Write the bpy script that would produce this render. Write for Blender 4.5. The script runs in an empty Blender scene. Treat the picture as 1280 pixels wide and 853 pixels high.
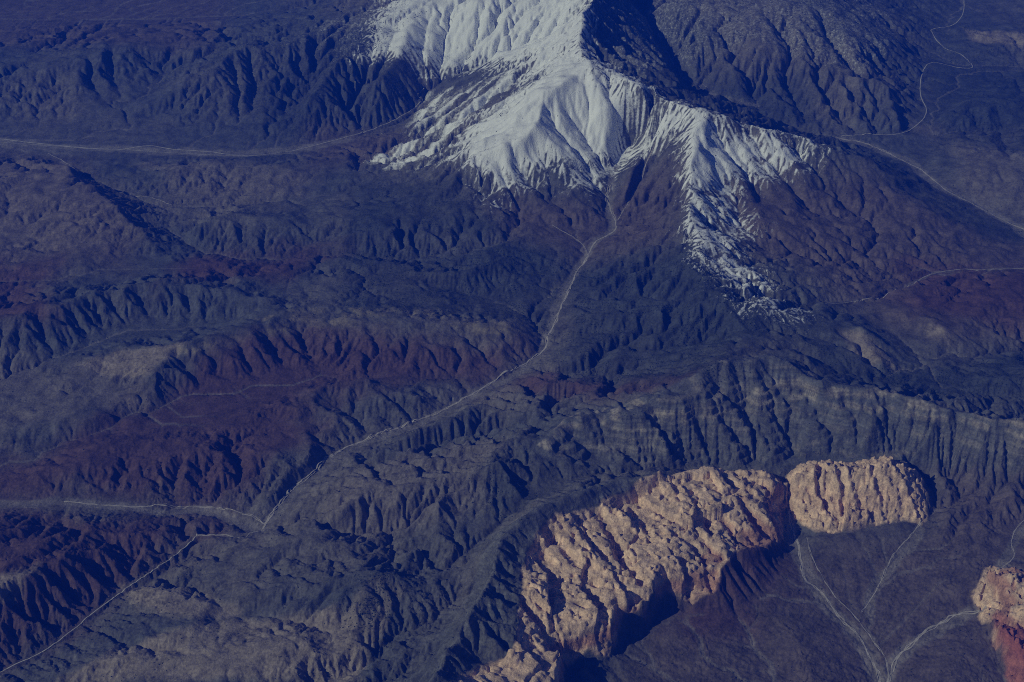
import bpy, math
import numpy as np

# ------------------------------------------------------------------ camera, sky, sun, exposure
scene = bpy.context.scene
CAM_H, PITCH, LENS = 9000.0, math.radians(34.0), 50.0
FPX = 1280.0 * LENS / 36.0
cam_data = bpy.data.cameras.new('camera')
cam = bpy.data.objects.new('camera', cam_data)
scene.collection.objects.link(cam)
cam.location = (0, 0, CAM_H)
cam.rotation_euler = (math.pi / 2 - PITCH, 0, 0)
cam_data.lens = LENS
cam_data.sensor_width = 36.0
cam_data.clip_start = 10.0
cam_data.clip_end = 400000.0
scene.camera = cam

SUN_EL, SUN_AZ = math.radians(35.0), math.radians(-117.0)      # azimuth measured from +Y towards +X
world = bpy.data.worlds.new('World')
scene.world = world
world.use_nodes = True
wn = world.node_tree.nodes
sky = wn.new('ShaderNodeTexSky')
sky.sky_type = 'NISHITA'
sky.sun_disc = False
sky.sun_elevation = SUN_EL
sky.sun_rotation = SUN_AZ
sky.altitude = 3000.0
bg = wn['Background']
bg.inputs['Strength'].default_value = 0.05
world.node_tree.links.new(sky.outputs[0], bg.inputs['Color'])
sun_data = bpy.data.lights.new('sun', 'SUN')
sun_data.energy = 5.0
sun_data.angle = math.radians(0.5)
sun_data.color = (1.0, 0.96, 0.90)
sun = bpy.data.objects.new('sun', sun_data)
scene.collection.objects.link(sun)
sun.rotation_euler = (math.pi / 2 - SUN_EL, 0, -SUN_AZ + math.pi)
sun.location = (-20000, 0, 20000)
scene.view_settings.view_transform = 'Standard'
scene.view_settings.look = 'None'
scene.view_settings.gamma = 1.0
scene.view_settings.exposure = -0.98
scene.cycles.use_denoising = False
scene.cycles.filter_width = 1.0
scene.cycles.sample_clamp_indirect = 2.0
scene.cycles.max_bounces = 4
scene.cycles.volume_bounces = 1
scene.cycles.volume_step_rate = 1.0
HAZE_DENSITY = 2.85e-5
HAZE_COLOR = (0.004, 0.078, 0.80)

# ------------------------------------------------------------------ numeric helpers
F32 = np.float32
CP, SP = math.cos(PITCH), math.sin(PITCH)

def unproject(px, py, z):
    """ground position of a map point seen at (px, py) whose height is z"""
    r = (px - 640.0) / FPX
    u = (426.5 - py) / FPX
    dy = CP + u * SP
    dz = -SP + u * CP
    t = (CAM_H - z) / (-dz)
    return r * t, dy * t

_RT = np.random.RandomState(5)
_TAB = 512
_GANG = _RT.rand(_TAB, _TAB).astype(F32) * 6.2831853
_GX, _GY = np.cos(_GANG), np.sin(_GANG)
_RTAB = _RT.rand(_TAB, _TAB).astype(F32)

def rnd2(ix, iy, seed):
    return _RTAB[(iy.astype(np.int32) + seed * 31) & (_TAB - 1), (ix.astype(np.int32) + seed * 57) & (_TAB - 1)]

def perlin(x, y, seed=0):
    x = x + seed * 37.31
    y = y + seed * 71.77
    x0 = np.floor(x); y0 = np.floor(y)
    fx = (x - x0).astype(F32); fy = (y - y0).astype(F32)
    ix = x0.astype(np.int32) & (_TAB - 1); iy = y0.astype(np.int32) & (_TAB - 1)
    ix1 = (ix + 1) & (_TAB - 1); iy1 = (iy + 1) & (_TAB - 1)
    u = fx * fx * fx * (fx * (fx * 6 - 15) + 10)
    v = fy * fy * fy * (fy * (fy * 6 - 15) + 10)
    a = _GX[iy, ix] * fx + _GY[iy, ix] * fy
    b = _GX[iy, ix1] * (fx - 1) + _GY[iy, ix1] * fy
    c = _GX[iy1, ix] * fx + _GY[iy1, ix] * (fy - 1)
    d = _GX[iy1, ix1] * (fx - 1) + _GY[iy1, ix1] * (fy - 1)
    return (a + (b - a) * u) * (1 - v) + (c + (d - c) * u) * v

def fbm(x, y, wl, octs, seed=0, gain=0.5, ridged=False):
    out = 0; amp = 1.0; tot = 0
    x = np.asarray(x, F32); y = np.asarray(y, F32)
    for o in range(octs):
        n = perlin(x / wl, y / wl, seed + o)
        if ridged:
            n = 0.5 - np.abs(n) * 1.6
        out = out + n * amp
        tot += amp
        amp *= gain
        wl *= 0.5
        x, y = x * 0.8 - y * 0.6, x * 0.6 + y * 0.8
    return out / tot * 1.5

def worley(x, y, seed):
    """F1, F2-F1 of jittered cells"""
    x0 = np.floor(x).astype(np.int64); y0 = np.floor(y).astype(np.int64)
    f1 = np.full(x.shape, 9.0, F32); f2 = np.full(x.shape, 9.0, F32); cid = np.zeros(x.shape, F32); ox = np.zeros(x.shape, F32); oy = np.zeros(x.shape, F32)
    for j in (-1, 0, 1):
        for i in (-1, 0, 1):
            cx = x0 + i; cy = y0 + j
            dx = (cx + 0.12 + 0.76 * rnd2(cx, cy, seed) - x).astype(F32)
            dy = (cy + 0.12 + 0.76 * rnd2(cx, cy, seed + 7) - y).astype(F32)
            d = np.sqrt(dx * dx + dy * dy)
            nearer = d < f1
            f2 = np.where(nearer, f1, np.minimum(f2, d))
            cid = np.where(nearer, rnd2(cx, cy, seed + 13), cid)
            ox = np.where(nearer, dx, ox); oy = np.where(nearer, dy, oy)
            f1 = np.where(nearer, d, f1)
    ang_c = cid * 43.7
    return f1, f2 - f1, cid, ox * np.cos(ang_c) + oy * np.sin(ang_c)

def smooth(a, b, x):
    t = np.clip((x - a) / (b - a), 0, 1)
    return t * t * (3 - 2 * t)

def blur(a, n=1):
    for _ in range(n):
        p = np.pad(a, 1, mode='edge')
        a = (p[:-2, 1:-1] + p[2:, 1:-1] + p[1:-1, :-2] + p[1:-1, 2:] + 4 * p[1:-1, 1:-1]) * 0.125
    return a

def bilerp(g, fx, fy):
    fx = np.clip(fx, 0, g.shape[1] - 1.001); fy = np.clip(fy, 0, g.shape[0] - 1.001)
    ix = fx.astype(np.int32); iy = fy.astype(np.int32)
    tx = (fx - ix).astype(F32); ty = (fy - iy).astype(F32)
    return ((g[iy, ix] * (1 - tx) + g[iy, ix + 1] * tx) * (1 - ty)
            + (g[iy + 1, ix] * (1 - tx) + g[iy + 1, ix + 1] * tx) * ty)

def cubic(g, fx, fy):
    """Catmull-Rom sampling, so the erosion grid leaves no facets"""
    fx = np.clip(fx, 1, g.shape[1] - 3.001); fy = np.clip(fy, 1, g.shape[0] - 3.001)
    ix = fx.astype(np.int32); iy = fy.astype(np.int32)
    tx = (fx - ix).astype(F32); ty = (fy - iy).astype(F32)
    def w(t):
        t2 = t * t; t3 = t2 * t
        return (-0.5 * t + t2 - 0.5 * t3, 1 - 2.5 * t2 + 1.5 * t3, 0.5 * t + 2 * t2 - 1.5 * t3, -0.5 * t2 + 0.5 * t3)
    wx, wy = w(tx), w(ty)
    out = 0
    for j in range(4):
        row = 0
        for i in range(4):
            row = row + g[iy + j - 1, ix + i - 1] * wx[i]
        out = out + row * wy[j]
    return out

# ------------------------------------------------------------------ the lie of the land: crests and valleys with heights in metres
# each line: picture map position and height of its points; turned into ground positions below
CRESTS = [
    # main snow range
    [(748, -60, 1887), (740, 0, 1809), (725, 27, 1785), (727, 57, 1731), (741, 84, 1660), (760, 94, 1614), (800, 111, 1551), (836, 127, 1504), (882, 142, 1489), (912, 147, 1442), (965, 161, 1286), (1025, 181, 1091), (1077, 203, 927), (1119, 226, 787), (1156, 262, 631)],
    [(741, 84, 1660), (722, 92, 1614), (701, 105, 1559), (682, 126, 1473), (677, 145, 1411), (658, 166, 1302), (636, 178, 1208), (592, 195, 1029), (572, 212, 951), (578, 228, 857), (600, 262, 693)],
    [(882, 142, 1489), (880, 169, 1395), (868, 195, 1302), (861, 232, 1185), (863, 270, 1083), (876, 296, 1029), (876, 322, 974), (901, 342, 951), (912, 364, 927), (942, 382, 927), (976, 398, 912), (1004, 418, 873)],
    # spurs of the snow range
    [(722, 92, 1614), (728, 110, 1512), (742, 145, 1263), (756, 175, 1052), (762, 196, 912)],
    [(741, 84, 1660), (748, 105, 1551), (760, 140, 1302), (770, 165, 1091)],
    [(780, 102, 1575), (790, 125, 1419), (800, 150, 1185), (797, 165, 1029)],
    [(701, 105, 1559), (705, 125, 1411), (712, 150, 1208), (738, 190, 927), (752, 222, 795)],
    [(677, 145, 1411), (690, 175, 1169), (712, 215, 873), (738, 250, 724)],
    [(658, 166, 1302), (662, 190, 1091), (680, 225, 857), (712, 262, 693)],
    [(636, 178, 1208), (640, 205, 990), (655, 240, 795), (680, 275, 646)],
    [(600, 193, 1052), (612, 225, 873), (640, 262, 709)],
    [(836, 127, 1504), (822, 160, 1224), (800, 200, 974), (785, 240, 787)],
    [(868, 195, 1302), (840, 225, 1052), (805, 262, 802)],
    [(861, 232, 1185), (830, 262, 958), (790, 300, 724)],
    [(863, 270, 1083), (835, 300, 873), (790, 330, 709)],
    [(912, 147, 1442), (925, 185, 1185), (945, 225, 927), (960, 255, 787)],
    [(882, 142, 1489), (900, 190, 1224), (915, 230, 1013), (925, 262, 857)],
    [(965, 161, 1286), (985, 195, 1052), (1010, 235, 834), (1050, 270, 678), (1100, 300, 600)],
    [(1025, 181, 1091), (1050, 215, 880), (1080, 245, 740), (1140, 280, 615), (1220, 310, 520)],
    [(880, 169, 1395), (893, 215, 1161), (905, 255, 958), (925, 290, 818), (980, 320, 678)],
    [(876, 296, 1029), (905, 298, 951), (950, 310, 802), (1000, 325, 693)],
    [(912, 364, 927), (945, 355, 857), (985, 350, 740), (1040, 350, 631)],
    [(976, 398, 912), (1010, 388, 818), (1050, 378, 678)],
    # snow ridge to the west and its spurs
    [(600, -40, 1458), (565, 2, 1263), (520, 17, 1146), (470, 40, 1013), (440, 62, 912), (410, 90, 795), (380, 130, 600)],
    [(548, 8, 1208), (556, 30, 1068), (566, 52, 880), (560, 75, 717)],
    [(520, 17, 1146), (508, 50, 1005), (490, 78, 896), (478, 98, 795), (468, 128, 600)],
    [(590, 0, 1341), (620, 20, 1239), (640, 35, 1161), (620, 70, 912)],
    [(440, 62, 912), (450, 95, 740), (436, 132, 480)],
    # grey range far left
    [(-80, 72, 588), (5, 79, 545), (60, 68, 530), (100, 57, 588), (165, 53, 646), (215, 62, 566), (265, 66, 667), (300, 56, 790), (345, 62, 739), (400, 38, 847), (440, 20, 970), (490, -10, 1114)],
    [(165, 53, 646), (125, 66, 617), (97, 83, 574), (93, 102, 509), (125, 130, 314)],
    [(5, 79, 545), (15, 95, 487), (26, 115, 415), (42, 141, 307)],
    [(300, 56, 790), (285, 70, 739), (270, 95, 646), (250, 122, 494), (235, 152, 358)],
    [(345, 62, 739), (340, 90, 595), (325, 125, 430), (330, 160, 329)],
    [(400, 38, 847), (392, 75, 682), (370, 120, 473), (365, 160, 343)],
    [(215, 62, 566), (200, 95, 444), (185, 125, 343)],
    # hills on the left
    [(140, 208, 350), (220, 214, 430), (290, 209, 440), (360, 215, 430), (400, 225, 460)],
    [(220, 214, 430), (245, 235, 410), (250, 250, 350)],
    [(300, 212, 440), (318, 232, 410), (330, 248, 350)],
    [(40, 196, 330), (75, 209, 430), (105, 231, 490), (141, 258, 520), (172, 290, 500), (228, 330, 390)],
    [(-60, 235, 460), (10, 230, 440), (60, 245, 460), (120, 275, 480)],
    [(240, 285, 480), (300, 272, 520), (360, 280, 500), (400, 300, 420)],
    [(-60, 310, 420), (20, 325, 430), (90, 330, 420), (150, 345, 400)],
    # gullied escarpment and pale mesa
    [(-60, 420, 560), (0, 402, 560), (70, 386, 590), (100, 373, 630), (150, 358, 670), (200, 352, 650), (250, 355, 630), (300, 365, 590), (370, 376, 540)],
    [(100, 373, 630), (120, 395, 540), (140, 420, 400)],
    [(200, 352, 650), (215, 375, 560), (212, 402, 410)],
    [(150, 358, 670), (165, 385, 560), (180, 408, 410)],
    [(60, 388, 590), (75, 410, 500), (90, 434, 390)],
    [(400, 394, 600), (340, 404, 600), (290, 414, 600), (236, 428, 590), (206, 450, 570), (191, 470, 540), (196, 498, 440), (170, 520, 420), (90, 527, 400), (10, 532, 400)],
    [(95, 456, 430), (150, 440, 500), (236, 428, 590)],
    [(120, 470, 430), (160, 468, 500), (191, 470, 540)],
    [(250, 545, 400), (320, 522, 440), (375, 510, 480), (405, 535, 410)],
    [(375, 510, 480), (350, 545, 430), (330, 590, 370)],
    [(40, 590, 390), (110, 582, 420), (200, 575, 430), (290, 572, 430), (330, 570, 420)],
    [(-60, 660, 480), (12, 664, 440), (50, 652, 380)],
    [(-60, 735, 520), (0, 738, 510), (30, 724, 500), (54, 708, 490)],
    [(54, 708, 490), (90, 700, 400), (130, 685, 340), (200, 665, 310)],
    # yellow-rimmed ridge left of the wash, and hills round the gorge
    [(400, 394, 600), (460, 404, 600), (540, 402, 590), (620, 405, 580), (664, 428, 520)],
    [(440, 455, 500), (490, 440, 540), (560, 440, 500), (620, 455, 450)],
    [(400, 480, 520), (450, 470, 540), (490, 490, 500), (535, 500, 420)],
    [(400, 500, 500), (425, 520, 460), (430, 545, 390)],
    [(450, 470, 540), (475, 505, 450), (485, 525, 380)],
    [(430, 300, 560), (480, 290, 600), (560, 284, 640), (600, 262, 720)],
    [(480, 340, 540), (560, 345, 600), (620, 335, 640), (680, 350, 520)],
    [(640, 315, 600), (690, 318, 560)],
    [(760, 345, 700), (820, 350, 860), (876, 322, 1080)],
    [(740, 395, 600), (800, 392, 740), (860, 385, 900), (912, 364, 1020)],
    [(760, 440, 560), (840, 430, 700), (930, 420, 900)],
    [(340, 370, 480), (400, 350, 460), (450, 345, 480)],
    # right bank and dip slopes below the wash
    [(345, 610, 430), (370, 585, 470), (392, 562, 480)],
    [(470, 555, 520), (560, 520, 560), (640, 500, 580), (700, 480, 600)],
    [(400, 612, 400), (450, 590, 520), (520, 580, 620), (600, 560, 700), (660, 548, 780)],
    [(380, 650, 440), (440, 640, 520), (500, 625, 580), (566, 608, 680), (550, 630, 680), (541, 656, 620), (520, 680, 560)],
    [(585, 600, 720), (613, 584, 850), (622, 577, 870), (642, 600, 800), (662, 625, 660)],
    [(300, 745, 420), (400, 735, 500), (446, 750, 560), (470, 722, 610), (492, 709, 620)],
    [(446, 750, 560), (446, 775, 520), (430, 800, 450)],
    [(160, 735, 260), (200, 735, 300), (265, 748, 340)],
    [(120, 853, 330), (180, 830, 370), (250, 815, 390), (320, 800, 420), (380, 812, 450), (430, 830, 430)],
    [(320, 690, 380), (380, 690, 430), (430, 680, 480)],
    # dark limestone crest over the sandstone
    [(530, 900, 760), (547, 837, 780), (553, 821, 790), (561, 810, 795), (582, 791, 800), (592, 786, 790), (584, 777, 897), (585, 750, 909), (597, 733, 915), (606, 716, 897), (617, 704, 903), (615, 678, 909), (640, 653, 909), (653, 647, 909), (662, 641, 909), (682, 631, 890), (710, 618, 866), (760, 606, 816), (830, 592, 754)],
    [(592, 786, 790), (608, 794, 779), (640, 812, 680)],
    [(597, 733, 915), (620, 750, 816), (645, 775, 704)],
    [(615, 678, 909), (640, 700, 804), (655, 716, 717)],
    [(653, 647, 909), (668, 662, 816), (690, 690, 704)],
    [(585, 750, 909), (605, 768, 804), (640, 795, 692)],
    # grey limestone wall
    [(650, 572, 713), (680, 554, 798), (692, 542, 858), (709, 527, 900), (716, 519, 917), (746, 515, 934), (776, 521, 917), (795, 516, 943), (809, 500, 994), (820, 496, 985), (860, 500, 951), (890, 475, 1036), (896, 459, 1087), (929, 449, 1104), (959, 445, 1113), (985, 443, 1104), (1007, 464, 1045), (1030, 479, 985), (1045, 488, 917), (1075, 486, 883), (1119, 491, 883), (1175, 504, 883), (1231, 517, 875), (1290, 528, 875), (1360, 540, 875)],
    [(716, 519, 917), (728, 550, 730), (745, 575, 577)],
    [(746, 515, 934), (768, 552, 713), (790, 582, 560)],
    [(809, 500, 994), (830, 540, 764), (850, 572, 577)],
    [(860, 500, 951), (875, 535, 747), (895, 572, 543)],
    [(917, 455, 1096), (925, 500, 858), (928, 540, 662), (938, 578, 475)],
    [(945, 447, 1113), (962, 495, 875), (972, 530, 696), (980, 575, 467)],
    [(990, 446, 1104), (1012, 490, 858), (1020, 500, 832), (1020, 530, 679), (1008, 570, 475)],
    [(1012, 490, 858), (1050, 540, 628), (1065, 560, 509)],
    [(1119, 491, 883), (1090, 535, 696), (1080, 560, 543)],
    [(1175, 504, 883), (1160, 540, 696), (1130, 565, 492)],
    [(1231, 517, 875), (1240, 555, 662), (1235, 582, 492)],
    # hills behind the wall on the right
    [(1010, 425, 800), (1044, 410, 800), (1074, 409, 790), (1100, 438, 690), (1132, 466, 560)],
    [(1120, 400, 600), (1150, 395, 660), (1176, 412, 640), (1200, 432, 560)],
    [(1200, 400, 560), (1260, 395, 600), (1330, 400, 620)],
    [(1220, 470, 650), (1280, 470, 700), (1350, 480, 700)],
    [(1060, 360, 580), (1130, 365, 600), (1200, 350, 580), (1300, 350, 600)],
    # ranges top right
    [(850, 60, 1029), (885, 45, 1146), (924, 30, 1239), (950, 18, 1286), (985, 4, 1341), (1030, -30, 1458)],
    [(924, 30, 1239), (950, 60, 1068), (975, 90, 873), (1000, 135, 662)],
    [(985, 4, 1341), (1020, 10, 1263), (1055, 27, 1169), (1070, 70, 990), (1097, 95, 873), (1115, 130, 740), (1128, 160, 631)],
    [(1004, 79, 990), (1040, 90, 951), (1078, 101, 896), (1097, 95, 873)],
    [(1055, 27, 1169), (1085, 35, 1052), (1110, 55, 880), (1130, 80, 693)],
    [(830, 0, 1302), (860, 10, 1286), (880, 35, 1185), (870, 70, 974)],
    [(860, 10, 1286), (900, -30, 1458)],
    [(1195, 40, 560), (1240, 38, 560), (1300, 45, 560)],
    [(1180, 140, 615), (1215, 125, 662), (1270, 130, 678)],
    [(1160, 185, 560), (1200, 170, 631), (1240, 190, 631), (1290, 180, 662)],
    [(1190, 215, 560), (1240, 215, 600), (1300, 230, 600)],
    # right basin: fans
    [(1030, 690, 215), (1010, 660, 260)],
    [(960, 760, 200), (990, 790, 190), (1010, 853, 150)],
    [(1190, 770, 200), (1190, 800, 190), (1190, 853, 165)],
    [(1180, 640, 300), (1210, 660, 290), (1200, 700, 240), (1170, 740, 190)],
    [(1190, 600, 380), (1240, 620, 380), (1320, 640, 380)],
    [(850, 770, 215), (880, 800, 190), (900, 853, 150)],
]
VALLEYS = [
    # dry wash from the snow bowl down the gorge to the lower left
    [(822, 140, 1263), (808, 160, 1052), (794, 171, 935), (771, 197, 818), (764, 231, 724), (759, 251, 678), (769, 275, 631), (766, 290, 615), (745, 302, 580), (722, 340, 530), (702, 380, 480), (684, 425, 430), (672, 443, 415), (650, 460, 405), (600, 490, 385), (535, 520, 365), (470, 545, 350), (420, 565, 335), (400, 582, 325), (366, 612, 305), (345, 637, 290), (330, 660, 280), (300, 668, 270), (247, 668, 255), (235, 682, 248), (200, 710, 230), (150, 742, 205), (110, 772, 185), (60, 812, 165), (0, 842, 150), (-80, 870, 130)],
    [(690, 285, 600), (725, 305, 575), (735, 320, 550)],
    [(820, 175, 974), (803, 215, 802), (780, 262, 678), (769, 275, 631)],
    # upper left valley
    [(-120, 168, 235), (0, 173, 240), (60, 181, 245), (130, 187, 250), (200, 190, 258), (300, 194, 275), (370, 188, 295), (430, 173, 330), (490, 153, 385), (520, 132, 440), (532, 112, 490), (560, 95, 600), (620, 75, 795), (680, 50, 1146), (710, 25, 1536)],
    [(430, 178, 340), (500, 190, 480), (570, 190, 834), (640, 160, 1185)],
    [(0, 178, 240), (70, 200, 260), (100, 220, 280), (140, 236, 295), (180, 246, 310), (215, 256, 320), (290, 256, 340), (370, 250, 370), (440, 240, 420), (520, 225, 560)],
    [(0, 152, 260), (100, 155, 270), (180, 145, 290), (230, 165, 300)],
    [(215, 256, 320), (210, 285, 340), (250, 312, 350), (300, 322, 360), (400, 320, 420), (440, 312, 440), (500, 322, 470), (560, 318, 510), (640, 296, 580)],
    # left
    [(-60, 290, 340), (0, 285, 350), (50, 300, 370)],
    [(-60, 345, 360), (60, 352, 370), (160, 335, 360), (250, 340, 380)],
    [(-60, 490, 340), (0, 470, 350), (60, 449, 370), (110, 437, 380), (165, 420, 390), (230, 412, 400), (300, 398, 430)],
    [(-60, 575, 300), (60, 557, 310), (120, 541, 315), (200, 515, 325), (230, 501, 330), (330, 499, 340), (400, 470, 400)],
    [(200, 515, 325), (260, 530, 330), (330, 545, 350)],
    [(-80, 632, 270), (0, 631, 272), (80, 629, 275), (150, 634, 278), (240, 636, 275), (300, 641, 278), (332, 656, 281)],
    [(420, 480, 420), (500, 470, 420), (570, 470, 400), (640, 462, 408)],
    [(540, 360, 480), (600, 370, 470), (660, 400, 440), (684, 425, 430)],
    # right of gorge
    [(684, 425, 430), (730, 415, 520), (800, 412, 640), (860, 405, 800)],
    [(660, 460, 415), (740, 465, 540), (820, 465, 720), (880, 455, 980)],
    [(722, 340, 530), (780, 365, 640), (840, 365, 850)],
    # lower left middle
    [(340, 650, 290), (420, 662, 340), (500, 655, 420), (530, 690, 440), (520, 720, 450)],
    [(240, 740, 260), (330, 770, 340), (420, 790, 390), (500, 790, 440), (540, 770, 480)],
    [(420, 565, 335), (480, 560, 400), (560, 545, 470), (640, 525, 560)],
    [(400, 853, 370), (470, 820, 420), (520, 800, 460)],
    [(700, 600, 620), (650, 634, 590), (605, 672, 560), (585, 700, 540), (565, 740, 510), (540, 775, 480), (520, 810, 450), (500, 853, 420), (490, 900, 400)],
    [(600, 655, 560), (575, 640, 560), (580, 690, 535)],
    # foot of limestone wall
    [(700, 600, 620), (760, 592, 590), (830, 585, 560), (880, 577, 520), (940, 588, 440), (968, 590, 400)],
    [(968, 590, 400), (985, 582, 390), (1060, 575, 400), (1130, 572, 400), (1165, 590, 360), (1170, 620, 310), (1160, 650, 240)],
    [(1165, 590, 360), (1220, 595, 420), (1300, 600, 440)],
    # valley behind the wall
    [(972, 408, 950), (1010, 442, 800), (1062, 472, 700), (1137, 482, 620), (1200, 488, 600), (1280, 495, 640)],
    [(1137, 482, 620), (1150, 440, 560), (1120, 420, 560), (1100, 395, 560)],
    [(1200, 450, 520), (1240, 440, 520), (1300, 430, 520)],
    [(930, 340, 860), (961, 372, 800), (1062, 379, 600), (1120, 362, 540), (1167, 341, 500), (1280, 335, 450), (1380, 330, 420)],
    [(1000, 300, 720), (1100, 318, 580), (1200, 330, 490)],
    # valley behind the snow range
    [(800, 0, 1107), (815, 25, 1005), (830, 52, 896), (849, 90, 779), (875, 110, 724), (942, 132, 662), (1002, 158, 600), (1044, 172, 560), (1085, 181, 530), (1149, 210, 500), (1175, 232, 480), (1231, 262, 455), (1280, 289, 440), (1360, 320, 420)],
    [(1200, -20, 480), (1203, 19, 480), (1170, 60, 500), (1150, 110, 500), (1155, 140, 510), (1126, 170, 520), (1085, 181, 530)],
    [(1215, 84, 480), (1280, 80, 480), (1340, 85, 480)],
    [(1149, 210, 500), (1170, 150, 490), (1200, 100, 480)],
    # the valleys run on out of the picture
    [(-120, 168, 235), (-520, 160, 120)], [(0, 842, 150), (-80, 870, 130), (-420, 960, -40)], [(-80, 632, 270), (-420, 640, 120)], [(-60, 575, 300), (-420, 590, 130)],
    [(-60, 490, 340), (-420, 500, 160)], [(-60, 345, 360), (-480, 350, 160)], [(-60, 290, 340), (-480, 290, 150)], [(1360, 320, 420), (1800, 360, 200)], [(1380, 330, 420), (1800, 380, 200)],
    [(1280, 495, 640), (1700, 560, 260)], [(1300, 430, 520), (1750, 450, 240)], [(1340, 85, 480), (1800, 90, 330)], [(1300, 600, 440), (1700, 680, 160)], [(1115, 900, 50), (1130, 1000, -40)],
    [(490, 900, 400), (470, 1000, 250)], [(400, 853, 370), (380, 1000, 240)],
    # far plain
    [(-300, 20, 250), (0, 25, 250), (150, 25, 250), (300, 20, 280), (400, 5, 350)],
    [(-300, -40, 250), (0, -40, 250), (200, -40, 260), (400, -40, 400), (500, -60, 700)],
    [(1280, -50, 480), (1400, -50, 480)],
    # right basin
    [(990, 655, 205), (1000, 690, 185), (1020, 730, 155), (1050, 770, 125), (1085, 812, 95), (1105, 853, 70), (1115, 900, 50)],
    [(1155, 655, 230), (1130, 685, 200), (1100, 732, 160), (1075, 765, 130), (1100, 810, 95)],
    [(1300, 630, 330), (1268, 665, 290), (1265, 695, 270), (1240, 715, 240), (1215, 765, 170), (1160, 790, 125), (1130, 818, 100), (1110, 853, 70)],
    [(920, 770, 170), (945, 810, 135), (975, 853, 105)],
    [(820, 765, 225), (800, 800, 190), (830, 853, 130)],
    [(760, 835, 185), (775, 853, 160), (790, 900, 120)],
]
# the sandstone blocks: rims of their cliffs and feet
ROCK_RIMS = [
    [(600, 829, 600), (640, 818, 580), (672, 812, 570), (698, 809, 540)],
    [(698, 809, 540), (694, 830, 520), (690, 853, 500), (684, 900, 490)],
    [(702, 790, 520), (722, 777, 550), (764, 773, 560), (768, 752, 565), (776, 747, 565), (814, 745, 540), (819, 706, 560), (850, 702, 540), (885, 702, 510), (912, 702, 460), (925, 694, 440), (948, 682, 420), (966, 668, 420), (972, 640, 460), (968, 608, 500), (950, 592, 510)],
    [(570, 856, 640), (610, 840, 610), (650, 836, 590), (684, 838, 560)],
    [(655, 725, 700), (690, 670, 710), (740, 645, 690), (800, 618, 660), (850, 598, 640), (885, 590, 620), (930, 592, 540)],
    [(700, 715, 660), (760, 690, 630), (830, 655, 620), (890, 640, 590), (930, 640, 540)],
    [(660, 760, 660), (700, 745, 640), (740, 745, 610), (780, 725, 590)],
    [(980, 598, 520), (1000, 590, 600), (1015, 587, 640), (1040, 592, 610), (1060, 588, 640), (1095, 588, 620), (1128, 580, 650), (1142, 592, 520), (1156, 624, 320)],
    [(1030, 592, 540), (1035, 620, 420)],
    [(1128, 580, 650), (1134, 610, 470), (1150, 642, 260)],
    [(1226, 740, 330), (1236, 716, 400), (1250, 722, 410), (1262, 730, 420), (1300, 760, 430), (1340, 800, 430)],
    [(1234, 765, 330), (1255, 790, 380), (1300, 830, 400)],
]
ROCK_FEET = [
    [(712, 853, 150), (712, 832, 230), (740, 836, 190), (764, 831, 190), (774, 804, 225), (782, 791, 235), (806, 790, 225), (822, 784, 230), (829, 766, 240), (866, 768, 222), (894, 770, 205), (925, 768, 190), (955, 748, 195), (975, 718, 205), (986, 688, 222), (988, 650, 230), (985, 615, 300), (978, 598, 380)],
    [(990, 645, 235), (1005, 655, 245), (1040, 668, 235), (1085, 660, 235), (1130, 650, 240), (1154, 652, 235)],
    [(712, 853, 150), (705, 900, 110)],
    [(1215, 745, 220), (1222, 770, 180), (1240, 800, 170), (1250, 830, 150), (1258, 853, 140), (1270, 900, 120)],
    [(1215, 745, 220), (1228, 708, 270), (1262, 712, 280), (1300, 725, 300)],
]

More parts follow.
